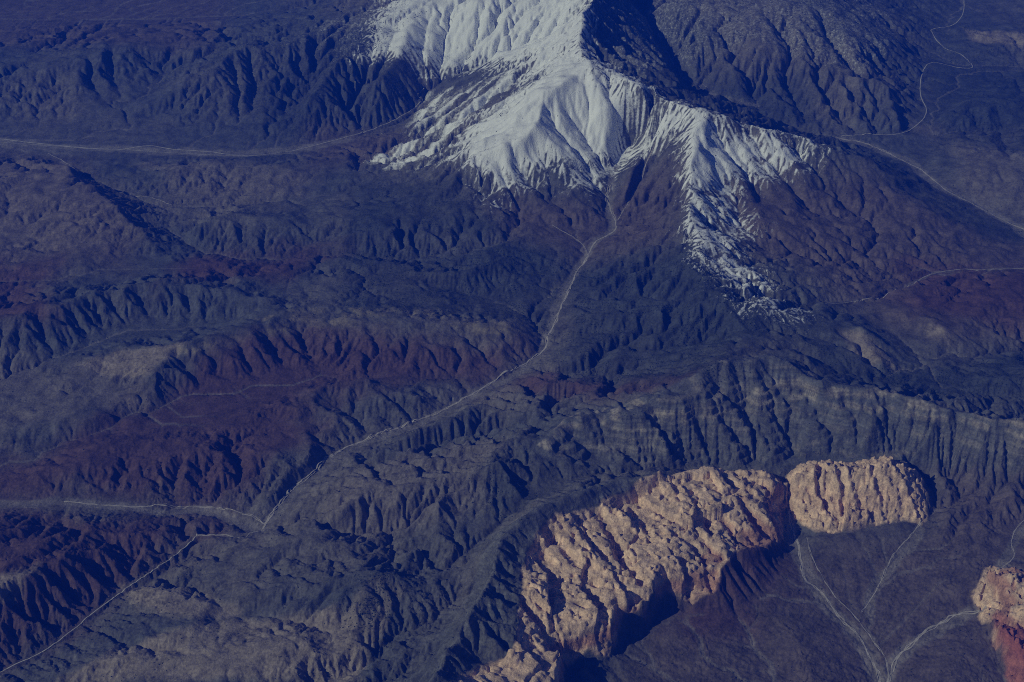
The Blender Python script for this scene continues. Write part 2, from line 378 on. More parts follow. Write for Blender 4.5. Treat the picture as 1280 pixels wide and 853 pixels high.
# ravines seen on the big faces: depth and half-width in metres, then the line
RAVINES = [
    (95, 120, [(897, 466), (902, 486), (927, 507), (949, 529), (981, 561), (985, 580)]), (60, 80, [(919, 460), (931, 492), (934, 503)]),
    (60, 80, [(933, 453), (940, 486)]), (100, 120, [(963, 453), (981, 484), (994, 507), (983, 531), (990, 565)]), (80, 90, [(959, 475), (962, 499), (977, 531)]),
    (95, 110, [(1019, 507), (1039, 533), (1067, 559)]), (80, 90, [(1037, 492), (1058, 505), (1075, 522), (1075, 540)]), (80, 100, [(899, 520), (936, 550), (944, 574)]),
    (60, 80, [(996, 542), (1011, 576)]), (80, 90, [(696, 546), (703, 565), (739, 582)]), (85, 100, [(709, 531), (726, 554), (765, 587)]),
    (100, 110, [(750, 521), (757, 541), (776, 561), (812, 578)]), (70, 80, [(791, 522), (806, 557), (830, 578)]), (110, 120, [(814, 507), (836, 533), (859, 554), (884, 577)]),
    (60, 70, [(829, 542), (847, 576)]), (80, 100, [(874, 522), (885, 556), (898, 574)]), (70, 100, [(1108, 498), (1112, 530), (1100, 560)]), (70, 100, [(1150, 505), (1148, 535), (1120, 566)]),
    (70, 100, [(1200, 520), (1195, 550), (1190, 585)]), (60, 90, [(1255, 530), (1262, 560), (1262, 590)]),
    # snow range
    (130, 170, [(755, 100), (760, 115), (774, 136), (790, 160), (776, 195)]), (110, 140, [(732, 100), (736, 125), (742, 153), (762, 200)]),
    (120, 160, [(690, 132), (694, 153), (722, 190), (745, 222)]), (100, 140, [(712, 110), (718, 135), (735, 170), (752, 205)]), (110, 140, [(648, 182), (656, 208), (672, 232), (705, 258)]), (90, 130, [(577, 221), (617, 245), (655, 268)]),
    (90, 120, [(618, 195), (628, 220), (650, 250)]), (90, 120, [(668, 172), (676, 200), (700, 235)]), (120, 150, [(850, 145), (842, 165), (822, 190), (806, 215)]), (90, 130, [(800, 118), (806, 140), (803, 160)]),
    (110, 140, [(893, 150), (905, 180), (930, 215), (952, 250)]), (110, 140, [(940, 160), (955, 185), (985, 225), (1020, 262)]), (100, 140, [(882, 185), (895, 210), (910, 245), (935, 285)]),
    (100, 140, [(995, 178), (1015, 205), (1045, 240), (1100, 280)]), (90, 130, [(866, 250), (885, 275), (920, 290)]), (100, 140, [(925, 155), (938, 180), (960, 215)]),
    (120, 150, [(560, 20), (552, 55), (548, 85)]), (110, 140, [(535, 20), (528, 55), (520, 95)]), (100, 130, [(495, 35), (485, 62), (462, 95)]), (100, 130, [(470, 50), (462, 72), (445, 100)]),
    (100, 130, [(600, 10), (598, 40), (580, 75)]), (110, 130, [(742, 20), (765, 50), (800, 80)]), (110, 130, [(745, 50), (775, 80), (830, 100)]), (100, 130, [(755, 5), (790, 30), (822, 55)]),
    # left escarpments
    (70, 90, [(110, 375), (128, 398), (150, 420)]), (70, 90, [(135, 366), (150, 392), (172, 415)]), (70, 90, [(170, 360), (188, 388), (205, 410)]), (70, 90, [(85, 384), (100, 405), (112, 428)]),
    (60, 80, [(232, 360), (240, 385), (235, 408)]), (60, 80, [(45, 394), (55, 415), (68, 440)]), (60, 70, [(220, 442), (235, 462), (262, 488)]), (60, 70, [(250, 428), (268, 450), (300, 485)]),
    (60, 70, [(290, 418), (305, 445), (335, 478)]), (60, 70, [(330, 408), (345, 440), (370, 470)]), (60, 80, [(370, 402), (385, 430), (410, 462)]), (60, 80, [(460, 410), (480, 432), (520, 452)]),
    (90, 110, [(110, 70), (112, 95), (135, 130)]), (80, 100, [(140, 62), (140, 90), (152, 125)]), (80, 100, [(292, 75), (296, 105), (300, 145)]), (80, 100, [(310, 65), (318, 100), (312, 140)]),
    (60, 80, [(405, 497), (440, 512), (455, 535)]), (60, 80, [(470, 482), (500, 498), (512, 518)]), (60, 80, [(260, 528), (290, 545), (300, 590)]), (60, 80, [(340, 520), (365, 540), (372, 570)]),
    (60, 80, [(100, 585), (120, 600), (150, 622)]), (60, 80, [(220, 580), (215, 600), (225, 625)]), (70, 80, [(20, 745), (50, 765), (80, 788)]), (70, 80, [(60, 712), (90, 735), (120, 758)]), (60, 80, [(110, 700), (130, 715), (160, 732)]),
    # upper right
    (110, 140, [(905, 42), (930, 75), (945, 110), (960, 140)]), (110, 140, [(960, 20), (990, 50), (985, 85), (1010, 140)]), (110, 130, [(1030, 25), (1050, 60), (1075, 90), (1100, 130)]),
    (90, 120, [(870, 20), (850, 50), (840, 70)]), (90, 120, [(1020, 90), (1040, 120), (1070, 160)]), (80, 110, [(1060, 105), (1080, 130), (1100, 162)]),
    (70, 100, [(1215, 135), (1225, 155), (1205, 165)]), (70, 100, [(1250, 140), (1255, 165), (1262, 200)]), (60, 90, [(1060, 418), (1075, 432), (1090, 455)]),
]
# clefts that cut the sandstone blocks
CLEFTS = [
    (80, 55, [(656, 645), (683, 662), (703, 685), (744, 723)]), (75, 50, [(725, 655), (734, 675), (757, 694)]), (95, 60, [(751, 645), (764, 668), (778, 696), (802, 724)]),
    (95, 55, [(866, 617), (876, 638), (890, 662)]), (60, 45, [(822, 638), (842, 650)]), (95, 60, [(907, 594), (931, 631), (955, 662), (970, 682)]), (80, 50, [(893, 614), (941, 621), (970, 638)]),
    (90, 55, [(735, 736), (757, 753), (775, 767)]), (95, 55, [(652, 753), (676, 780), (690, 808)]), (60, 45, [(846, 665), (863, 675), (880, 689)]), (60, 45, [(917, 675), (941, 690)]),
    (75, 50, [(642, 672), (669, 699), (693, 726)]), (60, 40, [(914, 653), (927, 672)]), (90, 60, [(791, 747), (819, 764)]), 
    (60, 40, [(700, 650), (716, 672), (730, 690)]), (60, 40, [(790, 630), (806, 655), (815, 680)]), (60, 40, [(840, 605), (848, 625), (862, 640)]), (55, 40, [(680, 735), (712, 748), (735, 760)]),
    (85, 40, [(1022, 588), (1028, 612), (1038, 640)]), (80, 36, [(1050, 590), (1054, 615), (1056, 645)]), (95, 45, [(1066, 588), (1072, 610), (1080, 638)]), (70, 36, [(1092, 588), (1100, 610), (1106, 625)]),
    (50, 30, [(1008, 590), (1010, 610), (1016, 636)]), (50, 30, [(1115, 585), (1118, 605), (1124, 625)]),
    (60, 35, [(1240, 720), (1248, 745), (1262, 770)]), (60, 35, [(1262, 735), (1275, 765), (1290, 790)]), (55, 35, [(1238, 765), (1262, 775), (1280, 780)]),
    (60, 35, [(740, 775), (746, 800), (752, 824)]), (55, 30, [(755, 772), (762, 795), (764, 820)]), (60, 35, [(850, 695), (856, 720), (862, 748)]), (60, 35, [(880, 690), (884, 720), (890, 745)]), (55, 30, [(832, 705), (838, 730), (842, 748)]),
]

# ------------------------------------------------------------------ height field on a regular grid
X0, X1, Y0, Y1, STEP = -11500.0, 11500.0, 7000.0, 27500.0, 19.0
NX, NY = int((X1 - X0) / STEP) + 1, int((Y1 - Y0) / STEP) + 1

def ground_line(line):
    pts = []
    for (a, b) in zip(line[:-1], line[1:]):
        pa = unproject(*a); pb = unproject(*b)
        n = max(2, int(math.hypot(pb[0] - pa[0], pb[1] - pa[1]) / 12.0))
        for k in range(n):
            t = k / n
            pts.append((pa[0] + (pb[0] - pa[0]) * t, pa[1] + (pb[1] - pa[1]) * t, a[2] + (b[2] - a[2]) * t))
    p = unproject(*line[-1]); pts.append((p[0], p[1], line[-1][2]))
    return np.array(pts)

_land = np.concatenate([ground_line(l) for l in CRESTS + VALLEYS])
_rock = np.concatenate([ground_line(l) for l in ROCK_RIMS + ROCK_FEET])
CTRL = np.concatenate([_land, _rock])
bend = np.where(np.arange(len(CTRL)) < len(_land), 1.0, 0.3)
# crooked crests: bend the control lines a little
wob = fbm(CTRL[:, 0], CTRL[:, 1], 800, 4, 3) * 95
wob2 = fbm(CTRL[:, 0], CTRL[:, 1], 800, 4, 9) * 95
CTRL[:, 0] += bend * wob + fbm(CTRL[:, 0], CTRL[:, 1], 210, 2, 15) * 40 * bend; CTRL[:, 1] += bend * wob2 + fbm(CTRL[:, 0], CTRL[:, 1], 210, 2, 17) * 40 * bend

def solve_surface(ctrl, start):
    CTRL = ctrl
    h = None
    for lev in (32, 16, 8, 4, 2, 1):
        nx = (NX - 1) // lev + 1; ny = (NY - 1) // lev + 1
        ix = np.rint((CTRL[:, 0] - X0) / (STEP * lev)).astype(int)
        iy = np.rint((CTRL[:, 1] - Y0) / (STEP * lev)).astype(int)
        ok = (ix >= 0) & (ix < nx) & (iy >= 0) & (iy < ny)
        flat = iy[ok] * nx + ix[ok]
        cnt = np.bincount(flat, minlength=nx * ny)
        val = np.bincount(flat, weights=CTRL[ok, 2], minlength=nx * ny)
        fixed = (cnt > 0).reshape(ny, nx)
        val = (val / np.maximum(cnt, 1)).reshape(ny, nx).astype(F32)
        if h is None:
            h = np.full((ny, nx), start, F32)
        else:
            gy, gx = np.mgrid[0:ny, 0:nx].astype(F32)
            h = bilerp(h, gx / 2, gy / 2).astype(F32)
        h[fixed] = val[fixed]
        for _ in range(400 if lev > 8 else 120 if lev > 2 else 40):
            p = np.pad(h, 1, mode='edge')
            a = (p[:-2, 1:-1] + p[2:, 1:-1] + p[1:-1, :-2] + p[1:-1, 2:]) * 0.25
            h = np.where(fixed, val, a)
    return h

H = solve_surface(CTRL, 450)
# 0 along the valleys, 1 along the crests
_hi = np.concatenate([ground_line(l) for l in CRESTS]); _hi[:, 2] = 1.0
_lo = np.concatenate([ground_line(l) for l in VALLEYS]); _lo[:, 2] = 0.0
Q = solve_surface(np.concatenate([_hi, _lo]), 0.5)
GY, GX = np.mgrid[0:NY, 0:NX]
WX = (X0 + GX * STEP).astype(F32); WY = (Y0 + GY * STEP).astype(F32)

def poly_ground(pts):
    return np.array([unproject(*p) for p in pts])

def poly_sdf(poly, x, y):
    """signed distance to a ground polygon, positive inside"""
    d2 = np.full(x.shape, 1e18); inside = np.zeros(x.shape, bool)
    n = len(poly)
    for i in range(n):
        ax, ay = poly[i]; bx, by = poly[(i + 1) % n]
        ex, ey = bx - ax, by - ay
        t = np.clip(((x - ax) * ex + (y - ay) * ey) / (ex * ex + ey * ey + 1e-9), 0, 1)
        dx = x - ax - t * ex; dy = y - ay - t * ey
        d2 = np.minimum(d2, dx * dx + dy * dy)
        cond = ((ay > y) != (by > y))
        xi = ax + (y - ay) * ex / (ey if abs(ey) > 1e-9 else 1e-9)
        inside ^= cond & (x < xi)
    d = np.sqrt(d2)
    return np.where(inside, d, -d).astype(F32)

class Zone:
    """a patch of country: outline on the ground, evaluated on the erosion grid (coarsely)"""
    def __init__(self, pts):
        c = 4
        poly = poly_ground(pts)
        self.g = poly_sdf(poly, WX[::c, ::c], WY[::c, ::c])
        self.c = c
    def at(self, x, y):
        return bilerp(self.g, (x - X0) / (STEP * self.c), (y - Y0) / (STEP * self.c))

MASSIF = [(571, 860, 600), (599, 827, 640), (641, 812, 660), (645, 775, 690), (652, 745, 700), (648, 715, 720), (662, 686, 720), (678, 667, 720), (692, 653, 715), (720, 646, 700), (760, 628, 680), (800, 610, 660), (840, 593, 640), (880, 583, 620), (920, 584, 560), (960, 588, 450), (980, 600, 370), (986, 625, 270), (984, 650, 235), (980, 678, 235), (960, 693, 265), (925, 700, 330), (905, 720, 300), (894, 748, 245), (866, 754, 250), (832, 752, 260), (819, 758, 250), (802, 786, 225), (783, 788, 235), (772, 800, 225), (761, 829, 180), (735, 832, 190), (705, 825, 350), (705, 853, 300), (690, 910, 300), (560, 910, 700)]
RIDGE = [(976, 598, 390), (990, 584, 430), (1015, 580, 440), (1060, 580, 440), (1100, 577, 450), (1132, 574, 460), (1150, 590, 400), (1162, 622, 300), (1157, 655, 235), (1130, 652, 240), (1085, 662, 235), (1040, 670, 235), (1005, 657, 245), (988, 645, 235)]
OUTCROP = [(1214, 745, 220), (1228, 706, 275), (1262, 710, 285), (1300, 720, 310), (1380, 760, 350), (1380, 910, 250), (1272, 910, 120), (1258, 853, 140), (1249, 828, 150), (1238, 800, 170), (1221, 772, 180)]
zmass, zridge, zout = Zone(MASSIF), Zone(RIDGE), Zone(OUTCROP)
sand_g = np.maximum(np.maximum(zmass.at(WX, WY), zridge.at(WX, WY)), zout.at(WX, WY))

def fill(h, n):
    """raise small pits so that water finds its way on"""
    for _ in range(n):
        p = np.pad(h, 1, mode='edge')
        m = np.minimum(np.minimum(p[:-2, 1:-1], p[2:, 1:-1]), np.minimum(p[1:-1, :-2], p[1:-1, 2:]))
        m = np.minimum(m, np.minimum(np.minimum(p[:-2, :-2], p[2:, 2:]), np.minimum(p[2:, :-2], p[:-2, 2:])))
        h = np.maximum(h, m + 0.02)
    return h

def min8(w):
    p = np.pad(w, 1, mode='edge')
    m = np.minimum(np.minimum(p[:-2], p[1:-1]), p[2:])
    return np.minimum(np.minimum(m[:, :-2], m[:, 1:-1]), m[:, 2:])

def drain(h, fine=36, most=55.0):
    """fill shallow closed hollows so that valleys find an outlet"""
    w = None
    for lev in (16, 8, 4, 2, 1):
        ny, nx = -(-h.shape[0] // lev), -(-h.shape[1] // lev)
        p = np.pad(h, ((0, ny * lev - h.shape[0]), (0, nx * lev - h.shape[1])), mode='edge')
        hc = p.reshape(ny, lev, nx, lev).max(axis=(1, 3))
        if w is None:
            w = np.full(hc.shape, 1e5, F32)
        else:
            w = np.maximum(np.repeat(np.repeat(w, 2, 0), 2, 1)[:ny, :nx], hc)
        w[0] = hc[0]; w[-1] = hc[-1]; w[:, 0] = hc[:, 0]; w[:, -1] = hc[:, -1]
        for _ in range(260 if lev > 4 else fine):
            m = np.maximum(hc, min8(w) + 0.004 * lev)
            w[1:-1, 1:-1] = np.minimum(w, m)[1:-1, 1:-1]
    return np.minimum(w, h + most)

def receivers(h):
    n = h.size
    idx = np.arange(n, dtype=np.int32).reshape(h.shape)
    p = np.pad(h, 1, mode='constant', constant_values=1e9)
    pi = np.pad(idx, 1, mode='edge')
    best = np.zeros(h.shape, F32); rec = idx.copy(); dist = np.full(h.shape, STEP, F32)
    for dj in (-1, 0, 1):
        for di in (-1, 0, 1):
            if di == 0 and dj == 0:
                continue
            L = STEP * math.hypot(di, dj)
            sl = slice(1 + dj, p.shape[0] - 1 + dj), slice(1 + di, p.shape[1] - 1 + di)
            s = (h - p[sl]) / L
            k = s > best
            best = np.where(k, s, best); rec = np.where(k, pi[sl], rec); dist = np.where(k, L, dist)
    return rec.ravel(), dist.ravel(), best

def erode(h, K, dt_steps, m=0.45, diff=0.06):
    """stream-power erosion, implicit, solved by pointer doubling down the flow tree"""
    area = None
    for it in range(dt_steps):
        h = fill(h, 6)
        rec, dist, _ = receivers(h)
        n = h.size
        own = np.arange(n, dtype=np.int32)
        root = rec == own
        rr = np.append(np.where(root, n, rec), n)      # n: the water has left
        area = np.full(n + 1, STEP * STEP, np.float64)
        area[n] = 0
        for _ in range(11):
            moved = np.bincount(rr, weights=area, minlength=n + 1)
            moved[n] = 0
            area = area + moved
            rr = rr[rr]
        area = area[:n]
        f = (K.ravel() * area ** m / dist).astype(np.float64)
        a = h.ravel().astype(np.float64)
        b = np.where(root, 0.0, f / (1 + f))
        a = np.where(root, a, a / (1 + f))
        rr = rec.copy()
        for _ in range(11):
            a = a + b * a[rr]
            b = b * b[rr]
            rr = rr[rr]
        h = a.reshape(h.shape).astype(F32)
        p = np.pad(h, 1, mode='edge')
        lap = p[:-2, 1:-1] + p[2:, 1:-1] + p[1:-1, :-2] + p[1:-1, 2:] - 4 * h
        h = h + diff * lap
    return h, area.reshape(h.shape)

def grid_hit(px, py):
    z = np.linspace(2600, -50, 500)
    x, y = unproject(px, py, z)
    sgrid = bilerp(H, (x - X0) / STEP, (y - Y0) / STEP)
    k = np.where(sgrid >= z)[0]
    k = k[0] if len(k) else -1
    return float(x[k]), float(y[k])

def near_line(pts, reach, wander=0.0, seed=0, level=None):
    """distance field (window of the grid) to a ground line"""
    p = np.array(pts, float)
    i0 = max(int((p[:, 0].min() - reach - X0) / STEP) - 1, 0); i1 = min(int((p[:, 0].max() + reach - X0) / STEP) + 3, NX)
    j0 = max(int((p[:, 1].min() - reach - Y0) / STEP) - 1, 0); j1 = min(int((p[:, 1].max() + reach - Y0) / STEP) + 3, NY)
    W = np.s_[j0:j1, i0:i1]
    x = WX[W].astype(float); y = WY[W].astype(float)
    if wander:
        ox = fbm(x, y, 400, 3, 500 + seed) * wander; oy = fbm(x, y, 400, 3, 520 + seed) * wander
        x = x + ox; y = y + oy
    d2 = np.full(x.shape, 1e12); along = np.zeros(x.shape)
    for n, (a, b) in enumerate(zip(p[:-1], p[1:])):
        e = b - a
        t = np.clip(((x - a[0]) * e[0] + (y - a[1]) * e[1]) / (e @ e + 1e-9), 0, 1)
        dd = (x - a[0] - t * e[0]) ** 2 + (y - a[1] - t * e[1]) ** 2
        if level is not None:
            along = np.where(dd < d2, level[n] + (level[n + 1] - level[n]) * t, along)
        d2 = np.minimum(d2, dd)
    if level is not None:
        return W, np.sqrt(d2), along
    return W, np.sqrt(d2)

for k, (dep, hw, pix) in enumerate(RAVINES):
    W, dist_l = near_line([grid_hit(*p) for p in pix], hw * 1.6, 60, k)
    H[W] -= (0.7 * dep * np.clip(1 - dist_l / (hw * 1.5), 0, 1) ** 1.4).astype(F32)
H0 = H.copy()
gyy, gxx = np.gradient(blur(H, 6), STEP)
slope0 = np.hypot(gxx, gyy)
soft = (1 - smooth(-60, 40, sand_g))
# hills with a grain from lower left to upper right, gentle on the left side and steep on the right
FLATS = [Zone(p) for p in (
    [(-100, 160, 240), (200, 180, 250), (420, 165, 300), (420, 190, 320), (200, 205, 260), (-100, 190, 240)],
    [(150, 735, 240), (330, 690, 300), (330, 740, 330), (150, 800, 240), (-50, 880, 150), (60, 812, 165)],
    [(190, 500, 330), (330, 495, 340), (260, 535, 330), (100, 560, 310)],
    [(790, 800, 190), (900, 752, 240), (985, 690, 235), (1150, 662, 235), (1380, 730, 250), (1380, 910, 100), (780, 910, 120)],
    [(-100, 622, 270), (300, 635, 275), (300, 650, 275), (-100, 640, 270)],
    [(92, 456, 430), (150, 438, 500), (232, 429, 585), (206, 450, 565), (190, 466, 530), (140, 468, 460)],
    [(-80, 722, 515), (0, 717, 510), (54, 706, 492), (46, 722, 490), (0, 744, 505), (-80, 760, 515)],
    [(-300, -60, 250), (380, -60, 300), (300, 30, 260), (-300, 48, 250)])]
flat = np.zeros(H.shape, F32)
for z in FLATS:
    flat = np.maximum(flat, smooth(-150, 150, z.at(WX, WY)))
gr_a = math.radians(28.0)
along = WX * math.cos(gr_a) + WY * math.sin(gr_a); over = -WX * math.sin(gr_a) + WY * math.cos(gr_a)
n0 = fbm(along / 1.7, over, 760, 4, 21, 0.5)
n1 = fbm((along) / 1.7, over + n0 * 270, 760, 6, 21, 0.52)
n2 = fbm(WX - n0 * 120, WY, 380, 5, 33, 0.55, True)
mid = 0.55 + 0.45 * smooth(0.02, 0.35, Q)
rough = n1 * 165 + n2 * 80
H = H + rough * mid * (1 - 0.88 * flat) * soft * np.clip(0.62 + slope0 * 0.6, 0, 1.0)
slope0 = np.clip(slope0 + 0.30 * (1 - flat), 0, 2)
K = (0.9 * (0.25 + np.clip(slope0 * 2.0, 0, 1.0))) * soft
wall = Zone([(660, 570, 800), (716, 515, 1000), (820, 492, 1080), (895, 452, 1200), (985, 438, 1220), (1045, 482, 1000), (1130, 490, 960), (1300, 525, 950), (1300, 600, 440), (1150, 572, 400), (980, 585, 400), (870, 578, 520), (750, 592, 600)])
snowfield = Zone([(500, -60, 1300), (440, 66, 950), (480, 100, 700), (540, 110, 500), (560, 190, 900), (580, 230, 850), (640, 245, 800), (740, 240, 700), (850, 165, 1300), (850, 290, 1000), (1000, 414, 900), (930, 300, 850), (1030, 212, 950), (962, 163, 1250), (836, 128, 1500), (744, 83, 1660), (745, -60, 1880)])
K = K.astype(F32) * 0.085 * (1 - 0.55 * smooth(-100, 200, snowfield.at(WX, WY))) * (1 - 0.55 * smooth(-60, 60, wall.at(WX, WY)))
hard = smooth(-0.35, 0.4, fbm(WX, WY, 2300, 4, 71, 0.6))
K = (K * (0.28 + 1.35 * hard)).astype(F32)
H = drain(H)
for _ in range(4):
    H, AREA = erode(H, K, 4, 0.5, 0.035)
    H = drain(H)
H = H * soft + H0 * (1 - soft)
# gravel floors along the main washes
BEDS = [
    (60, [(794, 171), (771, 197), (764, 231), (759, 251), (769, 275), (766, 290), (745, 302), (733, 325), (722, 340), (712, 360), (702, 382), (693, 405), (684, 425), (680, 438), (650, 460), (628, 468), (600, 488), (535, 521), (470, 545), (420, 566), (402, 580), (385, 598), (366, 612), (345, 637), (328, 662)]),
    (70, [(0, 632), (80, 628), (150, 634), (200, 633), (250, 635), (290, 640), (330, 656)]),
    (90, [(986, 640), (990, 662), (1000, 690), (1005, 722), (1022, 738), (1050, 772), (1075, 800), (1095, 840), (1100, 870)]),
    (80, [(1232, 760), (1200, 768), (1175, 780), (1150, 797), (1128, 815), (1114, 840), (1108, 870)]),
    (90, [(1044, 172), (1085, 181), (1149, 212), (1178, 235), (1231, 264), (1290, 292)]),
    (130, [(-60, 172), (0, 176), (60, 183), (150, 188), (260, 191), (360, 190), (430, 173)]),
    (60, [(1152, 652), (1140, 668), (1118, 692), (1105, 720), (1076, 766)]),
    (60, [(1300, 640), (1264, 675), (1268, 695), (1245, 716)]),
    (70, [(822, 45), (832, 58), (848, 88), (862, 102), (885, 112), (942, 132)]),
]
ROAD_BEDS = [
    (30, [(-60, 868), (0, 841), (58, 812), (95, 785), (112, 770), (150, 742), (170, 728), (205, 705), (235, 682), (246, 668)]),
    (30, [(1207, -30), (1205, 0), (1203, 19), (1190, 32), (1164, 38), (1180, 60), (1200, 68), (1216, 84), (1197, 85), (1164, 79), (1152, 95), (1151, 120), (1158, 139), (1149, 154), (1126, 167), (1085, 169), (1051, 171)]),
    (30, [(430, 173), (455, 166), (490, 152), (512, 140), (528, 128), (522, 120), (530, 112)]),
    (26, [(246, 669), (280, 670), (303, 672), (312, 667), (328, 664)]),
    (26, [(1008, 672), (1016, 700), (1040, 740), (1068, 772), (1090, 800), (1108, 830), (1108, 870)]),
    (26, [(60, 192), (85, 205), (105, 222), (140, 236), (180, 246), (215, 256)]),
    (26, [(1030, 380), (1062, 378), (1120, 362), (1167, 342), (1230, 337), (1300, 335)]),
    (24, [(820, 178), (808, 205), (803, 222), (785, 255), (772, 276)]),
    (24, [(690, 282), (712, 294), (728, 306), (735, 320)]),
]
bed_paths = []
for k, (hw, pix) in enumerate(BEDS + ROAD_BEDS):
    is_road = k >= len(BEDS)
    p = np.array([grid_hit(*q) for q in pix])
    # densify, and follow the lowest ground near the line
    q = np.concatenate([a + (b - a) * np.linspace(0, 1, max(2, int(np.linalg.norm(b - a) / 40)), endpoint=False)[:, None] for a, b in zip(p[:-1], p[1:])] + [p[-1:]])
    best = q.copy(); low_z = np.full(len(q), 1e9)
    for ox in ((0,) if is_road else range(-60, 61, 20)):
        for oy in ((0,) if is_road else range(-60, 61, 20)):
            z = bilerp(H, (q[:, 0] + ox - X0) / STEP, (q[:, 1] + oy - Y0) / STEP)
            k2 = z < low_z
            low_z = np.where(k2, z, low_z); best[k2] = q[k2] + (ox, oy)
    ker = np.ones(7) / 7
    if len(q) > 12:
        for c in (0, 1):
            best[:, c] = np.convolve(np.pad(best[:, c], 3, mode='edge'), ker, 'valid')
    if is_road:
        prof = low_z
    elif low_z[0] < low_z[-1]:
        prof = np.maximum.accumulate(low_z)
    else:
        prof = np.minimum.accumulate(low_z)
    prof = np.convolve(np.pad(prof, 5, mode='edge'), np.ones(11) / 11, 'valid') + 4.0
    bed_paths.append(best)
    W, dist_l, zl = near_line(best, hw * 4.2, 0, k, prof)
    f = (smooth(hw * 1.5, hw * 0.55, dist_l) if is_road else 0.55 * smooth(hw * 4.0, hw * 0.9, dist_l) + 0.45 * smooth(hw * 1.5, hw * 0.6, dist_l)).astype(F32)
    H[W] = H[W] * (1 - f) + (zl if is_road else np.minimum(zl + 0.10 * dist_l, H[W] + 12)).astype(F32) * f
np_area = np.log10(np.maximum(blur(AREA.astype(F32), 1), 1))

# ------------------------------------------------------------------ final surface points
def build_axes():
    # rows follow the distance so that near and far rocks get the same care; a coarse skirt runs on outwards
    py = np.linspace(905, -75, 1010)
    ys = np.array([unproject(640, p, 350)[1] for p in py])
    head = ys[0] - np.cumsum(np.geomspace(30, 1500, 14)); tail = ys[-1] + np.cumsum(np.geomspace(60, 4000, 24))
    return np.concatenate([head[::-1], ys, tail])
ROW_Y = build_axes()
u_mid = np.linspace(-1.12, 1.12, 1180)
u_out = 1.12 + np.cumsum(np.geomspace(0.004, 0.5, 24))
COL_U = np.concatenate([-u_out[::-1], u_mid, u_out])
depth = np.clip(ROW_Y * CP + (CAM_H - 350) * SP, 9000, None)
VX = (COL_U[None, :] * (0.36 * depth)[:, None]).astype(np.float64)
VY = np.repeat(ROW_Y[:, None], len(COL_U), 1)
fx, fy = (VX - X0) / STEP, (VY - Y0) / STEP
VZ = cubic(H, fx, fy).astype(F32)
edge = np.minimum(np.minimum(VX - X0, X1 - VX), np.minimum(VY - Y0, Y1 - VY))
inner = smooth(-200, 900, edge).astype(F32)
VZ += (1 - inner) * (fbm(VX, VY, 5000, 5, 60, 0.5, True) * 700)
sand = np.maximum(np.maximum(zmass.at(VX, VY), zridge.at(VX, VY)), zout.at(VX, VY))
sandm = smooth(-15, 20, sand + fbm(VX, VY, 260, 5, 70, 0.6) * 75 - 12)

# gullies running down every slope, at four scales
hs = blur(H, 3)
dgy, dgx = np.gradient(hs, STEP)
sx = bilerp(dgx.astype(F32), fx, fy); sy = bilerp(dgy.astype(F32), fx, fy)
sl = np.hypot(sx, sy) + 1e-5

def gullies(x, y, wl, seed, sx, sy, sl):
    px, py = -sy / sl, sx / sl                      # across the slope
    qx = (x / (wl * 1.6)); qy = (y / (wl * 1.6))
    ix = np.floor(qx); iy = np.floor(qy)
    num = np.zeros(x.shape, F32); den = np.zeros(x.shape, F32); dnum = np.zeros(x.shape, F32)
    for j in (-1, 0, 1):
        for i in (-1, 0, 1):
            cx = ix + i; cy = iy + j
            r1 = rnd2(cx, cy, seed); r2 = rnd2(cx, cy, seed + 3)
            dx = (cx + r1 - qx).astype(F32); dy = (cy + r2 - qy).astype(F32)
            w = np.exp(-(dx * dx + dy * dy) * 2.6)
            ph = (dx * px + dy * py) * (6.2831853 * 1.6) + r1 * 6.28
            num += w * np.cos(ph); dnum += w * np.sin(ph); den += w
    mag = np.sqrt(num * num + dnum * dnum) + 1e-4
    c = num / mag; s = dnum / mag
    return c, s, px, py

gz = np.zeros(VZ.shape, F32)
snow_v = smooth(-100, 200, snowfield.at(VX, VY))
vary_g = 0.35 + 1.0 * bilerp(hard.astype(F32), fx, fy)
basin = smooth(0, 300, FLATS[3].at(VX, VY)).astype(F32)
soft_v = (1 - sandm)
csx, csy = sx.copy(), sy.copy()
for k, (wl, amp) in enumerate(((300, 0.03), (150, 0.06), (78, 0.085), (40, 0.085))):
    csl = np.hypot(csx, csy) + 1e-5
    c, s, px, py = gullies(VX, VY, wl, 100 + 17 * k, csx, csy, csl)
    strength = np.clip((csl - 0.05) * 2.2, 0, 1) * (1 - 0.5 * snow_v) * vary_g
    if k < 2:
        strength = np.maximum(strength, (1.1 - 0.4 * k) * basin)
    a = amp * wl * strength * soft_v
    g = np.abs(c) * 1.6 - 1.0 if k < 2 else c          # sharp-crested spurs at the larger scales
    gz += g * a * 0.55
    if k == 1:
        spur_a = c.copy()
    elif k == 2:
        spur_b = c.copy()
    # the next scale runs down the sides of this one
    csx = csx + px * (-s) * strength * 0.55
    csy = csy + py * (-s) * strength * 0.55
VZ = VZ + gz * inner
VZ += ((fbm(VX, VY, 90, 4, 80, 0.6) * 8 + fbm(VX, VY, 260, 5, 84, 0.55, True) * 7) * (0.22 + np.clip(sl * 1.6, 0, 1)) * soft_v * inner).astype(F32)

